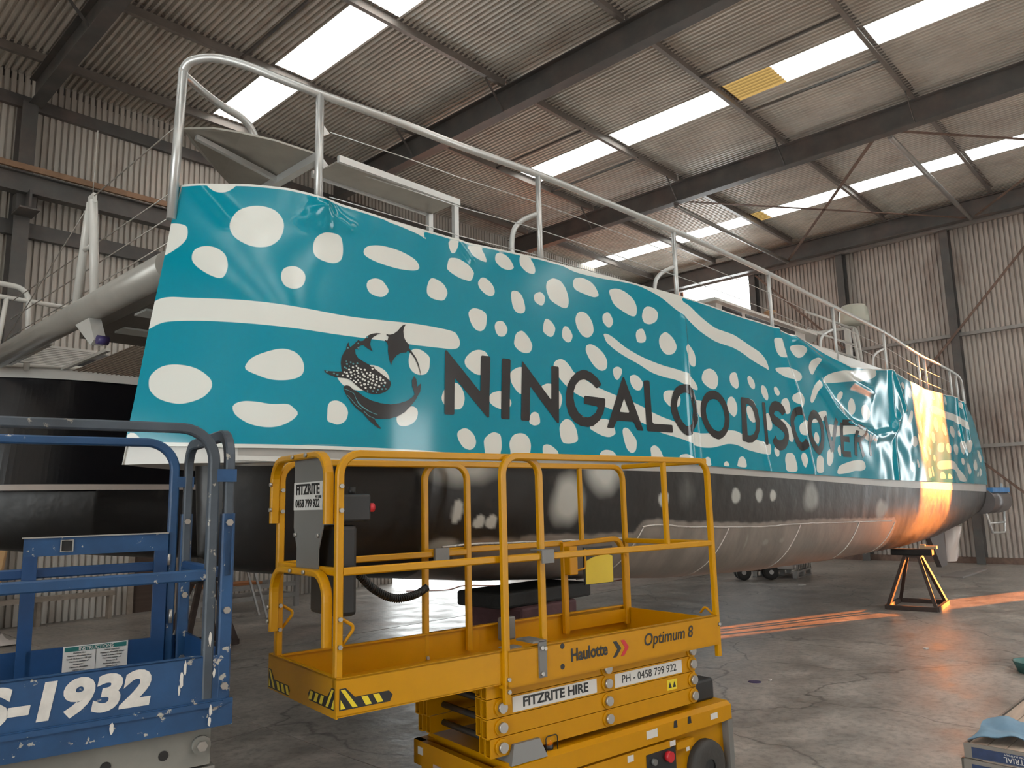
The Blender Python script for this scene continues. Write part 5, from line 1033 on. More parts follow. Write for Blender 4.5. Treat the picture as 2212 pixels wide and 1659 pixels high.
# side gate with document pouch
gate = MB().rbar([(2.02, 0.742, 0.93), (2.02, 0.742, 1.50)], 0.04, 0.04).build('gate', M_yel, lift)
MB().rbar(fillet([(2.0, 0.742, 1.515), (2.55, 0.742, 1.535), (2.62, 0.742, 1.40)], 0.08), 0.036, 0.036, up=(0, 1, 0)).build('gate_rail', M_yel, gate)
MB().rbar([(2.61, 0.742, 0.93), (2.61, 0.742, 1.45)], 0.036, 0.036).build('gate_post', M_yel, gate)
MB().bx(2.04, 2.60, 0.735, 0.745, 0.945, 1.035).build('gate_toe_plate', M_yel, gate)
MB().bevbox((2.045, 0.70, 1.41), (0.075, 0.06, 0.19), 0.006).build('latch_box', M_yel, gate); MB().tube(fillet([(2.07, 0.69, 1.34), (2.17, 0.69, 1.35), (2.17, 0.69, 1.48)], 0.02, 4), 0.007, 8).build('latch_handle', M_yel, gate)
pouch = MB().bx(2.17, 2.45, 0.700, 0.712, 1.235, 1.49).build('document_pouch', M_dark, gate)
MB().prism([(2.178, 1.24), (2.442, 1.24), (2.442, 1.42), (2.38, 1.435), (2.25, 1.42), (2.178, 1.395)], lambda a, b, c: Vector((a, 0.699-c, b)), 0.004).build('document', mat('document_yellow', (0.68, 0.50, 0.02), 0.4, var=0.08), pouch)
# scissor stack: hollow arms
def arm(s0, s1, t0, t1, z0, z1, m):
    w = 0.006; mb = MB()
    a = [(t0, z0), (t1, z0), (t1, z1), (t0, z1)]; b = [(t0+w, z0+w), (t1-w, z0+w), (t1-w, z1-w), (t0+w, z1-w)]
    vs = [(s, *q) for s in (s0, s1) for q in a+b]
    fs = []
    for i in range(4):
        j = (i+1) % 4
        fs += [(i, j, 8+j, 8+i), (4+i, 12+i, 12+j, 4+j), (i, 4+i, 4+j, j), (8+i, 8+j, 12+j, 12+i)]
    mb.add(vs, fs); return mb

LV = [(0.545, 0.636), (0.640, 0.731), (0.735, 0.826), (0.830, 0.890)]
base_arm = None
for li, (z0, z1) in enumerate(LV):
    for k, (t0, t1) in enumerate(((0.02, 0.065), (0.085, 0.13), (0.60, 0.645), (0.665, 0.71))):
        s0 = 0.82+(0.0 if k in (0, 3) else 0.01)+(0.02 if li == 0 else 0)
        a = arm(s0, 2.45, t0, t1, z0, z1, M_yel).build('scissor_arm', M_yel, lift)
        if k == 0:
            zc = (z0+z1)/2
            for s in (0.91, 1.668, 2.42):
                if li == 3 and s < 1: continue
                MB().cyl((s, 0.021, zc), (s, 0.010, zc), 0.042, 16).build('boss', M_yel, a); MB().cyl((s, 0.012, zc), (s, -0.006, zc), 0.026, 14).build('pivot_pin', M_bolt, a)
            if li == 2:
                st1 = MB().bx(0.985, 1.588, 0.0185, 0.0195, 0.742, 0.818).build('sticker', M_sign, a); lettering('FITZRITE HIRE', 0.068, M_prt, st1, (1.286, 0.0175, 0.781), (1, 0, 0), (0, 0, 1), bold=0.002, xs=1.10)
                st2 = MB().bx(1.733, 2.325, 0.0185, 0.0195, 0.742, 0.818).build('sticker', M_sign, a); lettering('PH - 0458 799 922', 0.062, M_prt, st2, (2.03, 0.0175, 0.780), (1, 0, 0), (0, 0, 1), xs=1.02)
            if li == 1:
                MB().bx(2.18, 2.27, 0.0185, 0.0195, 0.655, 0.715).build('warning_sticker', M_haz, a)
                for s in (2.205, 2.245): MB().prism([(s-0.015, 0.668), (s+0.015, 0.668), (s, 0.702)], lambda a_, b_, c_: Vector((a_, 0.0180-c_, b_)), 0.0006).build('warning_print', M_prt, a)
for z in (0.59, 0.685, 0.78): MB().cyl((0.94, 0.10, z), (0.94, 0.63, z), 0.017, 12).build('cross_pin', mat('dark_steel', (0.07, 0.065, 0.06), 0.4, 0.5), lift)
MB().bx(0.84, 2.6, 0.12, 0.62, 0.84, 0.875).build('deck_bearer', M_yel, lift)
# chassis
ch = MB().prism([(-0.02, 0.40), (-0.02, 0.49), (0.01, 0.51), (0.73, 0.51), (0.76, 0.49), (0.76, 0.40)], lambda a, b, c: Vector((0.93+c, a, b)), 1.81).build('chassis', M_yel, lift)
MB().bx(0.84, 0.88, -0.02, 0.76, 0.36, 0.49).bx(0.84, 0.95, -0.02, 0.06, 0.36, 0.49).bx(0.84, 0.95, 0.68, 0.76, 0.36, 0.49).build('front_frame', M_yel, ch)
MB().bx(0.835, 0.84, 0.66, 0.71, 0.42, 0.46).build('sticker', M_sign, ch)
for t0, t1 in ((0.40, 0.55), (0.16, 0.36)): MB().bx(0.835, 0.84, t0, t1, 0.26, 0.40).build('data_plate', mat('plate_pink', (0.5, 0.36, 0.32), 0.4), ch)
MB().bx(0.86, 2.70, 0.03, 0.71, 0.14, 0.40).build('body', M_yel, ch)
MB().bx(0.85, 2.15, -0.012, 0.03, 0.14, 0.385).build('side_cover', M_yel, ch)
cpn = MB().bx(1.93, 2.185, -0.016, -0.010, 0.20, 0.345).build('ground_control', M_dark, ch)
MB().cyl((2.112, -0.014, 0.305), (2.112, -0.045, 0.305), 0.030, 16).build('stop_button', M_red, cpn); MB().cyl((1.985, -0.014, 0.30), (1.985, -0.035, 0.30), 0.018, 12).build('key_switch', M_grey, cpn)
for s, z, w, h in ((1.80, 0.355, 0.05, 0.035), (2.165, 0.365, 0.05, 0.03), (1.98+0.0, 0.455, 0.095, 0.045), (2.56, 0.450, 0.07, 0.035), (2.30, 0.31, 0.03, 0.03)):
    y = -0.021 if z > 0.4 else -0.013
    MB().bx(s-w/2, s+w/2, y-0.001, y, z-h/2, z+h/2).build('sticker', M_sign, ch)
for s, tx in ((2.19, 'AC'), (2.32, 'A')):
    MB().prism([(s-0.018, 0.45), (s+0.018, 0.45), (s+0.012, 0.49), (s-0.012, 0.49)], lambda a, b, c: Vector((a, -0.021-c, b)), 0.001).build('print_mark', M_prt, ch)
wl = MB().lathe([(0.05, -0.055), (0.12, -0.06), (0.155, -0.05), (0.16, -0.03), (0.16, 0.05), (0.05, 0.05)], (2.49, 0.03, 0.16), 28, 'y').build('wheel', mat('tyre', (0.045, 0.042, 0.038), 0.7, bump=0.4, bscale=50), ch)
MB().lathe([(0.0, -0.045), (0.05, -0.05), (0.105, -0.035), (0.115, -0.058)], (2.49, 0.03, 0.16), 24, 'y').build('rim', M_dark, wl)
for s, t in ((2.49, 0.70), (1.05, 0.70), (1.05, 0.06)): MB().lathe([(0.0, -0.05), (0.155, -0.05), (0.16, -0.03), (0.16, 0.03), (0.155, 0.05), (0.0, 0.05)], (s, t, 0.16), 24, 'y').build('wheel', MATS['tyre'], ch)
MB().bx(2.70, 2.745, -0.02, 0.06, 0.03, 0.405).build('rear_guard', M_grey, ch)
MB().bx(2.20, 2.36, -0.015, 0.02, 0.318, 0.36).build('axle_cover', M_yel, ch)
MB().add([V(0.94, -0.02, 0.50), V(1.18, -0.02, 0.50), V(1.18, 0.13, 0.50), V(0.94, 0.13, 0.50), V(0.975, 0.0, 0.592), V(1.145, 0.0, 0.592), V(1.145, 0.11, 0.592), V(0.975, 0.11, 0.592)], [(0, 3, 2, 1), (4, 5, 6, 7), (0, 1, 5, 4), (1, 2, 6, 5), (2, 3, 7, 6), (3, 0, 4, 7)]).build('alarm_cover', M_grey, ch)
bc = MB().cyl((1.235, 0.05, 0.50), (1.235, 0.05, 0.535), 0.034, 16).build('beacon_base', M_dark, ch)
MB().cyl((1.235, 0.05, 0.535), (1.235, 0.05, 0.572), 0.034, 16, 0.028).build('beacon_lens', mat('amber_lens', (0.75, 0.20, 0.01), 0.12), bc)
MB().tube(fillet([(1.195, 0.01, 0.505), (1.195, 0.01, 0.585), (1.275, 0.01, 0.585), (1.275, 0.01, 0.505)], 0.015, 3), 0.003, 6).build('beacon_guard', M_dark, bc)
MB().bevbox((2.62, 0.20, 0.575), (0.20, 0.22, 0.13), 0.015).build('rear_box', M_dark, ch)
# ================================================================== BLUE SCISSOR LIFT
M_blue = mat('blue_paint', (0.014, 0.062, 0.175), 0.4, var=0.22, vscale=3.5, col2=(0.012, 0.045, 0.12), mixs=1.4, mixlo=0.40, mixhi=0.65)
M_bluew = mat('blue_paint_worn', (0.018, 0.067, 0.165), 0.42, var=0.25, vscale=5, col2=(0.42, 0.40, 0.35), mixs=19.0, mixlo=0.635, mixhi=0.655)
M_bluef = mat('blue_paint_faded', (0.055, 0.070, 0.088), 0.5, var=0.3, vscale=4, col2=(0.36, 0.33, 0.28), mixs=17.0, mixlo=0.625, mixhi=0.66)
M_lgrey = mat('machine_grey', (0.19, 0.185, 0.165), 0.5, var=0.15, vscale=5)
M_spl = mat('paint_splash', (0.62, 0.60, 0.55), 0.5)
bl = thing_b = bpy.data.objects.new('scissor_lift', None); COL.objects.link(bl); bl.location = (1.47, 2.92, 0); bl.rotation_euler[2] = radians(-11.4); bl.empty_display_size = 0.2
tag(bl, 'blue paint-splashed scissor lift with white number at the left edge', 'scissor lift')
SL = -1.72
dk = MB().bx(SL, 0.0, 0.0, 0.74, 1.0, 1.03).build('platform', M_blue, bl)
MB().bx(SL, 0.017, -0.012, 0.0, 0.995, 1.092).build('side_frame', M_bluew, dk)
MB().bx(SL, -0.02, -0.022, -0.006, 1.070, 1.088).build('frame_lip', M_bluew, dk)
tb_ = MB().bx(SL, -0.006, -0.006, 0.0, 1.092, 1.255).bx(SL, -0.10, -0.006, 0.016, 1.25, 1.258).build('toe_board', M_bluew, dk)
MB().bx(SL, 0.0, 0.735, 0.745, 1.03, 1.24).build('toe_board', M_blue, dk)
MB().bx(-0.006, 0.006, 0.0, 0.74, 1.0, 1.25).build('end_board', M_blue, dk)
MB().bx(SL-0.006, SL+0.006, 0.0, 0.74, 1.0, 1.25).build('end_board', M_blue, dk)
lettering('GS-1932', 0.162, mat('number_white', (0.62, 0.60, 0.56), 0.5, var=0.12, vscale=20, col2=(0.20, 0.20, 0.19), mixs=22, mixlo=0.68, mixhi=0.72), tb_, (-0.612, -0.0075, 1.168), (1, 0, 0), (0, 0, 1), bold=0.0078, shear=0.14, xs=1.16)
for t, z0, m in ((0.012, 1.10, M_bluef), (0.728, 1.04, M_bluew)):
    mb = MB(); mb.rbar(fillet([(SL+0.03, t, z0), (SL+0.03, t, 2.125), (-0.078, t, 2.125), (-0.078, t, z0)], 0.13, 8), 0.038, 0.046, up=(0, 1, 0)); g = mb.build('guard_rail', m, dk)
    MB().rbar([(SL+0.05, t, 1.557), (-0.09, t, 1.557)], 0.032, 0.042, up=(0, 0, 1)).build('mid_rail', M_bluew if t < 0.1 else M_blue, g)
    pch = MB().rbar([(-0.018, t+0.004, 1.10), (-0.018, t+0.004, 1.79)], 0.046, 0.05).build('post_sleeve', M_bluew, g)
    for z in (1.755, 1.42, 1.14): place('bolt', MB().cyl((0, 0, 0), (0, -0.014, 0), 0.014, 6).mesh('bolt', M_bolt), pch, (-0.018, t-0.022, z))
    MB().bx(-0.07, 0.005, t-0.024, t-0.018, 1.915, 1.965).build('hinge_plate', M_bluew, g)
hp = MB(); hp.rbar(fillet([(-0.018, 0.016, 1.55), (-0.018, 0.016, 2.11), (-0.018, 0.724, 2.11), (-0.018, 0.724, 1.55)], 0.11, 8), 0.046, 0.036, up=(1, 0, 0)); hp.build('end_rail', M_bluef, dk)
MB().rbar([(-0.018, 0.03, 1.557), (-0.018, 0.71, 1.557)], 0.032, 0.036, up=(0, 0, 1)).build('end_mid_rail', M_blue, dk)
# entry gate on the far side
gt = MB().bx(-0.665, -0.10, 0.690, 0.712, 1.628, 1.706).build('gate', M_bluew, bl)
MB().bx(-0.672, -0.10, 0.682, 0.715, 1.704, 1.709).build('gate_cap', mat('worn_edge', (0.36, 0.34, 0.31), 0.5), gt)
MB().bx(-0.665, -0.612, 0.690, 0.71, 1.10, 1.63).build('gate_stile', M_blue, gt); MB().bx(-0.155, -0.10, 0.690, 0.712, 1.10, 1.63).build('gate_stile', M_blue, gt)
MB().bx(-0.63, -0.15, 0.690, 0.705, 1.10, 1.245).build('gate_panel', M_blue, gt)
w_ = MB(); w_.rbar([(-0.53, 0.684, 1.645), (-0.485, 0.684, 1.645), (-0.485, 0.684, 1.692), (-0.53, 0.684, 1.692)], 0.006, 0.006, closed=True); w_.build('latch_window', mat('worn_edge', (0.4, 0.4, 0.4)), gt); MB().bx(-0.528, -0.487, 0.686, 0.689, 1.648, 1.690).build('latch_hole', M_dark, gt)
ins = MB().bx(-0.496, -0.248, 0.686, 0.689, 1.137, 1.247).build('instruction_sign', M_sign, gt)
MB().bx(-0.490, -0.254, 0.6845, 0.686, 1.225, 1.243).build('sign_header', mat('sign_teal', (0.02, 0.14, 0.13), 0.4), ins)
lettering('INSTRUCTIONS', 0.019, M_sign, ins, (-0.372, 0.6835, 1.2335), (1, 0, 0), (0, 0, 1), bold=0.0004)
for cx, lines in ((-0.435, ['Outdoor Use', 'Maximum Allowable Wind', 'Speed: 12.5 m/sec / 28 mph', 'Maximum number of', 'occupants: 1', 'Maximum allowable', 'manual force']), (-0.310, ['Indoor Use Only', 'Maximum Allowable Wind', 'Speed: 0 m/sec / 0 mph', 'Maximum number of', 'occupants: 2', 'Maximum allowable', 'manual force'])):
    for i, tx in enumerate(lines): lettering(tx, 0.0085, M_prt, ins, (cx, 0.6835, 1.218-i*0.0115), (1, 0, 0), (0, 0, 1))
MB().bx(-0.373, -0.3715, 0.6845, 0.686, 1.14, 1.225).build('sign_rule', M_prt, ins)
MB().cyl((-0.075, 0.70, 1.30), (-0.075, 0.70, 1.36), 0.008, 8).build('gate_latch', M_bolt, gt); MB().cyl((-0.095, 0.70, 1.56), (-0.095, 0.70, 1.61), 0.01, 8).build('spring_hinge', M_bolt, gt)
# splashes of white paint
for k, (s, z, w, h) in enumerate(((-0.160, 1.222, 0.006, 0.028), (-0.172, 1.180, 0.008, 0.030), (-0.178, 1.145, 0.004, 0.02), (-0.055, 1.19, 0.006, 0.018), (-0.068, 1.060, 0.006, 0.022), (-0.070, 1.022, 0.007, 0.020), (-0.40, 1.055, 0.008, 0.02), (-0.075, 1.32, 0.006, 0.03))):
    pts = [(s+w*cos(a)*random.uniform(0.6, 1.1), z+h*sin(a)*random.uniform(0.7, 1.1)) for a in np.linspace(0, 2*pi, 11)[:-1]]
    MB().prism(pts, lambda a, b, c, z=z: Vector((a, (-0.0235 if z < 1.09 else (-0.0075 if z < 1.26 else -0.012))-c, b)), 0.001).build('paint_splash', M_spl, dk)
# undercarriage
arm_ = MB().bx(SL+0.05, -0.05, 0.03, 0.075, 0.855, 0.985).build('scissor_arm', M_lgrey, bl)
MB().bx(SL+0.05, -0.05, 0.66, 0.705, 0.855, 0.985).build('scissor_arm', M_lgrey, bl)
for z0 in (0.735, 0.615, 0.495): 
    for t in (0.035, 0.66): MB().bx(SL+0.08, -0.03, t, t+0.05, z0, z0+0.11).build('scissor_arm', M_lgrey, bl)
for s, z in ((-0.215, 0.915), (-0.405, 0.915)): MB().cyl((s, 0.0295, z), (s, 0.028, z), 0.018, 14).build('pin_hole', M_dark, arm_)
MB().cyl((-0.085, 0.031, 0.93), (-0.085, 0.012, 0.93), 0.034, 18).build('pivot_boss', M_lgrey, arm_); MB().cyl((-0.085, 0.014, 0.93), (-0.085, -0.004, 0.93), 0.019, 6).build('bolt', M_bolt, arm_)
bc2 = MB().bx(SL, 0.02, 0.0, 0.74, 0.18, 0.48).build('chassis', M_lgrey, bl)
for s in (-0.25, SL+0.28):
    for t in (0.04, 0.70): MB().lathe([(0.0, -0.05), (0.155, -0.05), (0.16, -0.03), (0.16, 0.03), (0.155, 0.05), (0.0, 0.05)], (s, t, 0.16), 22, 'y').build('wheel', MATS['tyre'], bc2)
# ================================================================== THINGS ON THE FLOOR
M_rust = mat('rusty_steel', (0.055, 0.035, 0.028), 0.65, var=0.3, vscale=8)
def boat_stand(label, loc, rz, wx, wy, zt, head, hz):
    st = bpy.data.objects.new('boat_stand', None); COL.objects.link(st); st.location = loc; st.rotation_euler[2] = rz; st.empty_display_size = 0.2
    tag(st, label, 'stand', 'boat stands under the catamaran')
    a, b = wx/2, wy/2
    for x0, y0, x1, y1 in ((-a, -b, a, -b), (-a, b, a, b), (-a, -b, -a, b), (a, -b, a, b)):
        MB().bar([(x0, y0, 0.035), (x1, y1, 0.035)], 0.05, 0.07).build('base_bar', M_rust, st)
    for sx in (-1, 1):
        for sy in (-1, 1):
            MB().bar([(sx*a*0.94, sy*b*0.94, 0.05), (sx*0.10, sy*0.10, zt)], 0.07, 0.05, up=(0, 1, 0)).build('leg', M_rust, st)
    MB().bx(-0.13, 0.13, -0.13, 0.13, zt-0.01, zt+0.02).build('top_plate', M_rust, st)
    MB().bevbox((0, 0, zt+0.02+hz/2), head+(hz,), 0.01).build('head_block', mat('black_timber', (0.018, 0.016, 0.015), 0.7, var=0.2), st)
    return st
s1 = boat_stand('rusty four-legged boat stand under the stern beside the sunlight strip', (13.72, 3.98, 0), radians(6), 1.02, 0.72, 0.80, (0.20, 0.60), 0.10)
MB().bx(0.05, 0.16, -0.35, -0.18, 0.92, 0.965).bx(0.02, 0.10, -0.19, -0.11, 0.92, 0.99).build('wedge', mat('pale_timber', (0.50, 0.36, 0.22), 0.7), s1)
s2 = boat_stand('dark boat stand under the far hull behind the blue lift', (4.85, 10.45, 0), radians(4), 0.75, 0.6, 0.84, (0.34, 0.36), 0.10)
MB().bevbox((0, 0, 1.01), (0.26, 0.30, 0.09), 0.01).build('packing_block', MATS['black_timber'], s2)
# a keel fitting stands on the second stand: it belongs to the far hull
MB().bevbox((4.85, 10.35, 1.19), (0.5, 0.30, 0.25), 0.04).build('keel_stub', mat('keel_grey', (0.10, 0.09, 0.08), 0.5), boat, org=BO)
# keel blocks
M_blk = mat('black_block', (0.02, 0.019, 0.018), 0.75, var=0.25, vscale=6, bump=0.3, bscale=30); M_redb = mat('oxblood_block', (0.085, 0.035, 0.038), 0.75, var=0.25, vscale=6, bump=0.3, bscale=30)
zc = 0.0
for k, (m, w, l, h, lab) in enumerate(((M_blk, 0.8, 0.62, 0.22, 'lowest black timber keel block on the floor under the near hull'), (M_redb, 0.74, 0.6, 0.2, 'lower dark red timber keel block above the lowest black one'), (M_blk, 0.78, 0.6, 0.2, 'middle black timber keel block in the stack'), (M_blk, 0.76, 0.62, 0.22, 'black timber keel block right under the dark red one'), (M_redb, 0.70, 0.58, 0.19, 'dark red timber keel block just under the top black bearer'), (M_blk, 1.06, 0.5, 0.115, 'long black timber bearer on top of the keel block stack'))):
    o = MB().bevbox((0, 0, h/2), (w, l, h), 0.02).build('keel_block', m); o.location = (4.62+(0.05 if k == 5 else 0), 4.28, zc); o.rotation_euler[2] = radians((2, -3, 1, -2, 3, -1)[k]); zc += h
    tag(o, lab, 'timber block', 'keel blocks under the near hull')
# caged liquid tote on its pallet
tote = bpy.data.objects.new('liquid_tote', None); COL.objects.link(tote); tote.location = (17.55, 7.95, 0); tote.rotation_euler[2] = radians(8); tag(tote, 'caged white plastic liquid tote on a pallet under the boat', 'liquid tote')
MB().bevbox((0, 0, 0.62), (1.10, 0.92, 0.88), 0.06).build('tank', mat('tote_plastic', (0.62, 0.55, 0.50), 0.4), tote)
for i in range(9):
    x = -0.58+i*0.145
    for y in (-0.5, 0.5): MB().cyl((x, y, 0.16), (x, y, 1.08), 0.010, 6).build('cage_bar', M_galv, tote)
for z in (0.3, 0.65, 1.06): MB().bar([(-0.59, -0.5, z), (0.59, -0.5, z), (0.59, 0.5, z), (-0.59, 0.5, z)], 0.02, 0.02, closed=True).build('cage_hoop', M_galv, tote)
for y in (-0.45, 0, 0.45): MB().bx(-0.6, 0.6, y-0.06, y+0.06, 0.12, 0.16).bx(-0.6, 0.6, y-0.05, y+0.05, 0.0, 0.02).build('pallet_runner', M_galv, tote)
for x in (-0.55, 0, 0.55):
    for y in (-0.45, 0, 0.45): MB().bx(x-0.05, x+0.05, y-0.05, y+0.05, 0.0, 0.13).build('pallet_foot', M_galv, tote)
tr = bpy.data.objects.new('wheeled_trolley', None); COL.objects.link(tr); tr.location = (16.42, 8.05, 0); tr.rotation_euler[2] = radians(-50); tag(tr, 'low trolley on black rubber wheels beside the liquid tote', 'trolley')
for x in (-0.30, 0.30):
    for y in (-0.12, 0.12):
        w = MB().lathe([(0.0, -0.03), (0.09, -0.035), (0.155, -0.045), (0.17, 0), (0.155, 0.045), (0.09, 0.035), (0.0, 0.03)], (x, y, 0.17), 22, 'y').build('wheel', MATS['tyre'], tr)
        MB().cyl((x, y-0.04, 0.17), (x, y-0.046, 0.17), 0.05, 14).build('hub', M_galv, w)
MB().bx(-0.36, 0.36, -0.06, 0.06, 0.19, 0.24).build('frame', M_rust, tr); MB().bx(-0.15, 0.05, -0.1, 0.1, 0.24, 0.5).build('pump', mat('pump_brown', (0.16, 0.08, 0.05), 0.5), tr)
# folding work platform with a rag, bottom right corner
M_af = mat('dull_frame', (0.23, 0.205, 0.18), 0.45, 0.4, var=0.1)
wp = bpy.data.objects.new('work_platform', None); COL.objects.link(wp); wp.location = (4.70, 1.20, 0); wp.rotation_euler[2] = radians(-2.5); tag(wp, 'folding work platform with slatted top at the lower right corner', 'work platform')
for i in range(5):
    MB().bx(0.015, 1.5, -0.085*i-0.088, -0.085*i-0.008, 0.482, 0.498).build('top_plank', mat('weathered_plank', (0.50, 0.39, 0.31), 0.6, var=0.15, vscale=7, stretch=(0.3, 4, 1)), wp)
tr1 = MB().bx(0, 0.014, -0.46, 0.0, 0.430, 0.505).bx(0, 1.51, 0.0, 0.012, 0.43, 0.502).bx(0, 1.51, -0.46, -0.448, 0.43, 0.502).bx(1.496, 1.51, -0.46, 0, 0.43, 0.502).build('top_frame', M_af, wp)
lo1 = MB().bx(-0.02, -0.004, -0.47, 0.022, 0.345, 0.428).bx(-0.02, 1.52, 0.012, 0.024, 0.345, 0.428).build('folded_leg_frame', M_af, wp)
M_lab = mat('label_navy', (0.022, 0.042, 0.11), 0.4, var=0.2, vscale=30)
for par, xx, z in ((tr1, -0.001, 0.462), (lo1, -0.021, 0.383)):
    lb = MB().bx(xx-0.001, xx, -0.44, -0.025, z-0.026, z+0.026).build('label', M_lab, par)
    lettering('INDUSTRIAL', 0.036, M_sign, lb, (xx-0.0022, -0.235-0.03, z-0.004), (0, 1, 0), (0, 0, -1), xs=0.95)
    lettering('WORK PLATFORM', 0.012, M_sign, lb, (xx-0.0022, -0.225, z+0.018), (0, 1, 0), (0, 0, -1))
for x in (0.06, 1.44):
    for y in (-0.03, -0.43): MB().bx(x-0.02, x+0.02, y-0.02, y+0.02, 0, 0.43).build('leg', M_af, wp)
mb = MB()
def ragf(i, j):
    u, v = i/22, j/22
    x = 0.02+0.50*u+0.10*v*(1-u); y = 0.0-0.30*v-0.02*sin(u*6); z = 0.500+0.016+0.030*abs(sin(u*5+v*2))*(0.3+v*(1-v)*3)+0.012*sin(v*7+u*3)**2
    return (x, y, z)
mb.grid(23, 23, ragf); mb.grid(23, 23, lambda i, j: tuple(np.array(ragf(i, j))-np.array((0, 0, 0.004))))
rg = mb.build('cleaning_rag', mat('pale_blue_cloth', (0.20, 0.33, 0.45), 0.85, var=0.08, vscale=10)); rg.location = wp.location; rg.rotation_euler = wp.rotation_euler
tag(rg, 'crumpled pale blue cleaning rag on the folding work platform', 'rag')
# small things lying about
tub = MB().lathe([(0.0, 0.01), (0.16, 0.0), (0.20, 0.10), (0.21, 0.11), (0.19, 0.11), (0.15, 0.02), (0.0, 0.02)], (0, 0, 0), 20).build('plastic_tub', mat('teal_plastic', (0.05, 0.16, 0.15), 0.4)); tub.location = (9.40, 1.68, 0); tag(tub, 'shallow teal tub on the floor at the right edge', 'tub')
d = MB().lathe([(0.0, 0.004), (0.06, 0.004), (0.065, 0.0)], (0, 0, 0), 18).build('tape_disc', mat('purple_tape', (0.06, 0.045, 0.12), 0.5)); d.location = (7.37, 3.71, 0); tag(d, 'small purple disc lying on the floor right of the yellow lift', 'disc')
for k, (x, y, l, w, lab) in enumerate(((19.4, 4.70, 1.3, 0.42, 'longer flat board on the floor near the end wall'), (20.6, 4.66, 1.0, 0.30, 'shorter flat board lying end to end with the longer one'))):
    o = MB().bx(-l/2, l/2, -w/2, w/2, 0, 0.03).build('floor_board', mat('grey_board', (0.30, 0.27, 0.25), 0.6)); o.location = (x, y, 0); tag(o, lab, 'board', 'boards on the floor near the end wall')
M_scrap = mat('scrap_white', (0.62, 0.58, 0.54), 0.6)
for k, (x, y, r, lab) in enumerate(((7.52, 3.62, 0.035, 'tiny pale scrap beside the purple disc'), (10.1, 2.9, 0.05, 'pale scrap on the open floor below the sunlight strip'), (15.84, 6.79, 0.12, 'flat white offcut on the floor in front of the tote'), (6.45, 1.6, 0.03, 'small triangular scrap near the folding work platform'))):
    o = MB().prism([(r*cos(a)*random.uniform(0.6, 1.2), r*sin(a)*random.uniform(0.3, 0.8)) for a in (0, 1.2, 2.6, 4.0, 5.1)], lambda a, b, c: Vector((a, b, c)), 0.012).build('paper_scrap', M_scrap); o.location = (x, y, 0); tag(o, lab, 'scrap', 'scraps on the floor')
# items along the left wall
fr = bpy.data.objects.new('trestle_frame', None); COL.objects.link(fr); fr.location = (7.0, 13.55, 0); tag(fr, 'grey aluminium trestle frame by the left wall behind the lifts', 'trestle')
for x in (-0.95, 0.95):
    for y in (-0.35, 0.35): MB().bx(x-0.04, x+0.04, y-0.04, y+0.04, 0, 1.02).build('leg', M_galv, fr)
for z in (0.22, 0.42, 0.98):
    for y in (-0.35, 0.35): MB().bx(-0.95, 0.95, y-0.03, y+0.03, z-0.04, z+0.04).build('rail', M_galv, fr)
for x in (-0.95, 0.95):
    for z in (0.22, 0.98): MB().bx(x-0.03, x+0.03, -0.35, 0.35, z-0.03, z+0.03).build('cross_rail', M_galv, fr)
MB().bx(-0.8, 0.3, -0.25, 0.2, 0.46, 0.50).build('shelf_board', mat('orange_board', (0.45, 0.17, 0.06), 0.6), fr)
MB().bar([(-0.7, 0.3, 0.45), (0.2, 0.3, 0.95)], 0.05, 0.03).build('brace', M_galv, fr)
ld = bpy.data.objects.new('step_ladder', None); COL.objects.link(ld); ld.location = (6.0, 12.55, 0); ld.rotation_euler[2] = radians(-10); tag(ld, 'pale aluminium step ladder standing behind the blue lift', 'ladder')
for y in (-0.2, 0.2):
    MB().bar([(0.0, y, 0), (0.42, y, 1.35)], 0.03, 0.07, up=(0, 1, 0)).build('stile', M_galv, ld); MB().bar([(0.85, y, 0), (0.45, y, 1.35)], 0.03, 0.05, up=(0, 1, 0)).build('stile', M_galv, ld)
for k in range(1, 5): MB().bx(0.42*k/4.5-0.05, 0.42*k/4.5+0.05, -0.2, 0.2, 1.35*k/4.5-0.012, 1.35*k/4.5+0.012).build('tread', M_galv, ld)
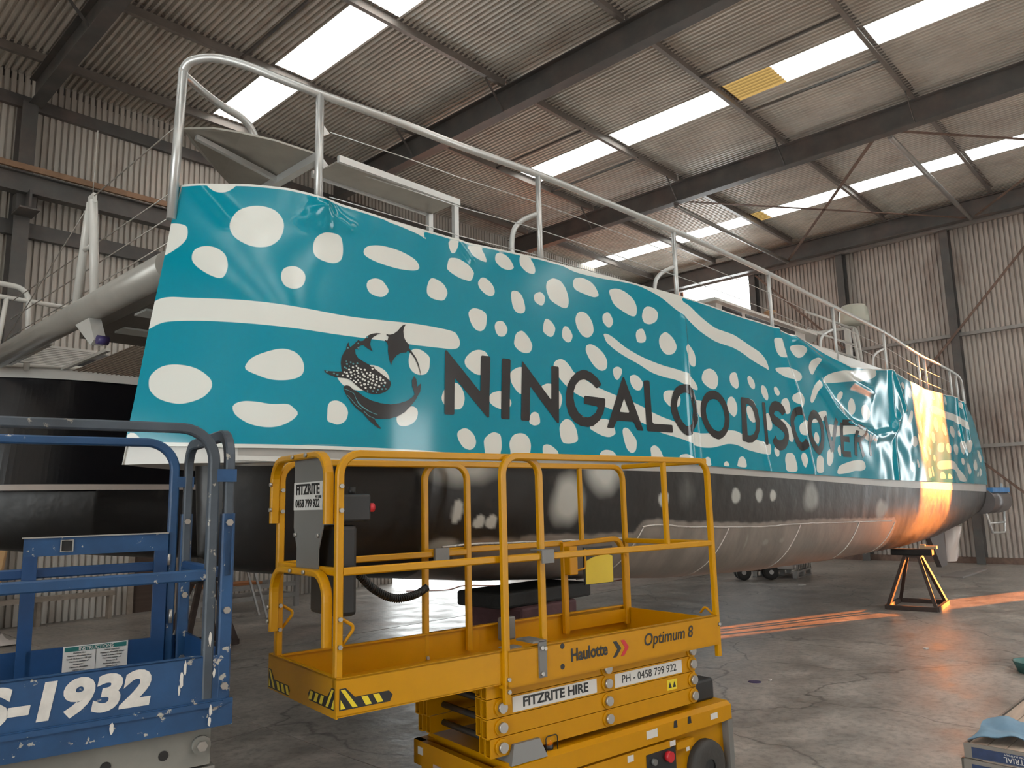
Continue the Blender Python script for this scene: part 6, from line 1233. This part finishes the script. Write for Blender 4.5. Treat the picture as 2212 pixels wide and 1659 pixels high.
bk = MB().lathe([(0.0, 0.0), (0.14, 0.0), (0.16, 0.34), (0.165, 0.36), (0.15, 0.36), (0.0, 0.355)], (0, 0, 0), 24).build('bucket', mat('bucket_white', (0.68, 0.66, 0.62), 0.4)); bk.location = (9.72, 14.1, 0); tag(bk, 'white plastic bucket at the foot of the left wall', 'bucket')
bn = bpy.data.objects.new('wall_bench', None); COL.objects.link(bn); bn.location = (4.0, 14.6, 0); tag(bn, 'low pale bench rail along the left wall under the blue gate', 'bench')
MB().bx(-1.6, 1.15, -0.16, 0.05, 0.40, 0.47).build('seat_board', mat('timber_grey', (0.33, 0.27, 0.22)), bn)
for x in (-1.5, 0.0, 1.1): MB().bx(x-0.03, x+0.03, -0.10, 0.04, 0, 0.40).build('leg', MATS['timber_grey'], bn)
pp = MB().bar([(3.05, 13.5, 0.0), (3.38, 13.75, 2.3)], 0.09, 0.045).build('timber_prop', mat('pine', (0.62, 0.38, 0.18), 0.6)); tag(pp, 'bare pine prop leaning at the far left edge', 'timber prop')
mb = MB(); mb.grid(12, 12, lambda i, j: (0.7*i/11-0.35, 0.5*j/11-0.25, 0.02+0.34*max(0, 1-abs(i-4)/5)*max(0, 1-abs(j-6)/6)*(0.7+0.3*sin(i*2+j))))
ws = mb.build('plastic_sheet', mat('white_plastic', (0.72, 0.66, 0.62))); ws.location = (3.05, 13.0, 0); tag(ws, 'crumpled white plastic sheet on the floor at the far left edge', 'plastic sheet')
hs = MB().tube(spline([(10.6, 13.2, 0.012), (11.2, 12.6, 0.012), (12.0, 12.9, 0.012), (12.4, 12.3, 0.012), (13.2, 11.2, 0.012), (14.5, 10.6, 0.012), (16, 10.9, 0.012)], 8), 0.011, 6).build('power_lead', mat('orange_lead', (0.35, 0.10, 0.05), 0.5)); tag(hs, 'thin reddish power lead snaking over the bright floor under the hull', 'power lead')
MB().tube([(2.0, 6.6, 4.4), (2.01, 6.61, 5.0)], 0.004, 6).build('hanging_wire', M_wire, boat, org=BO)
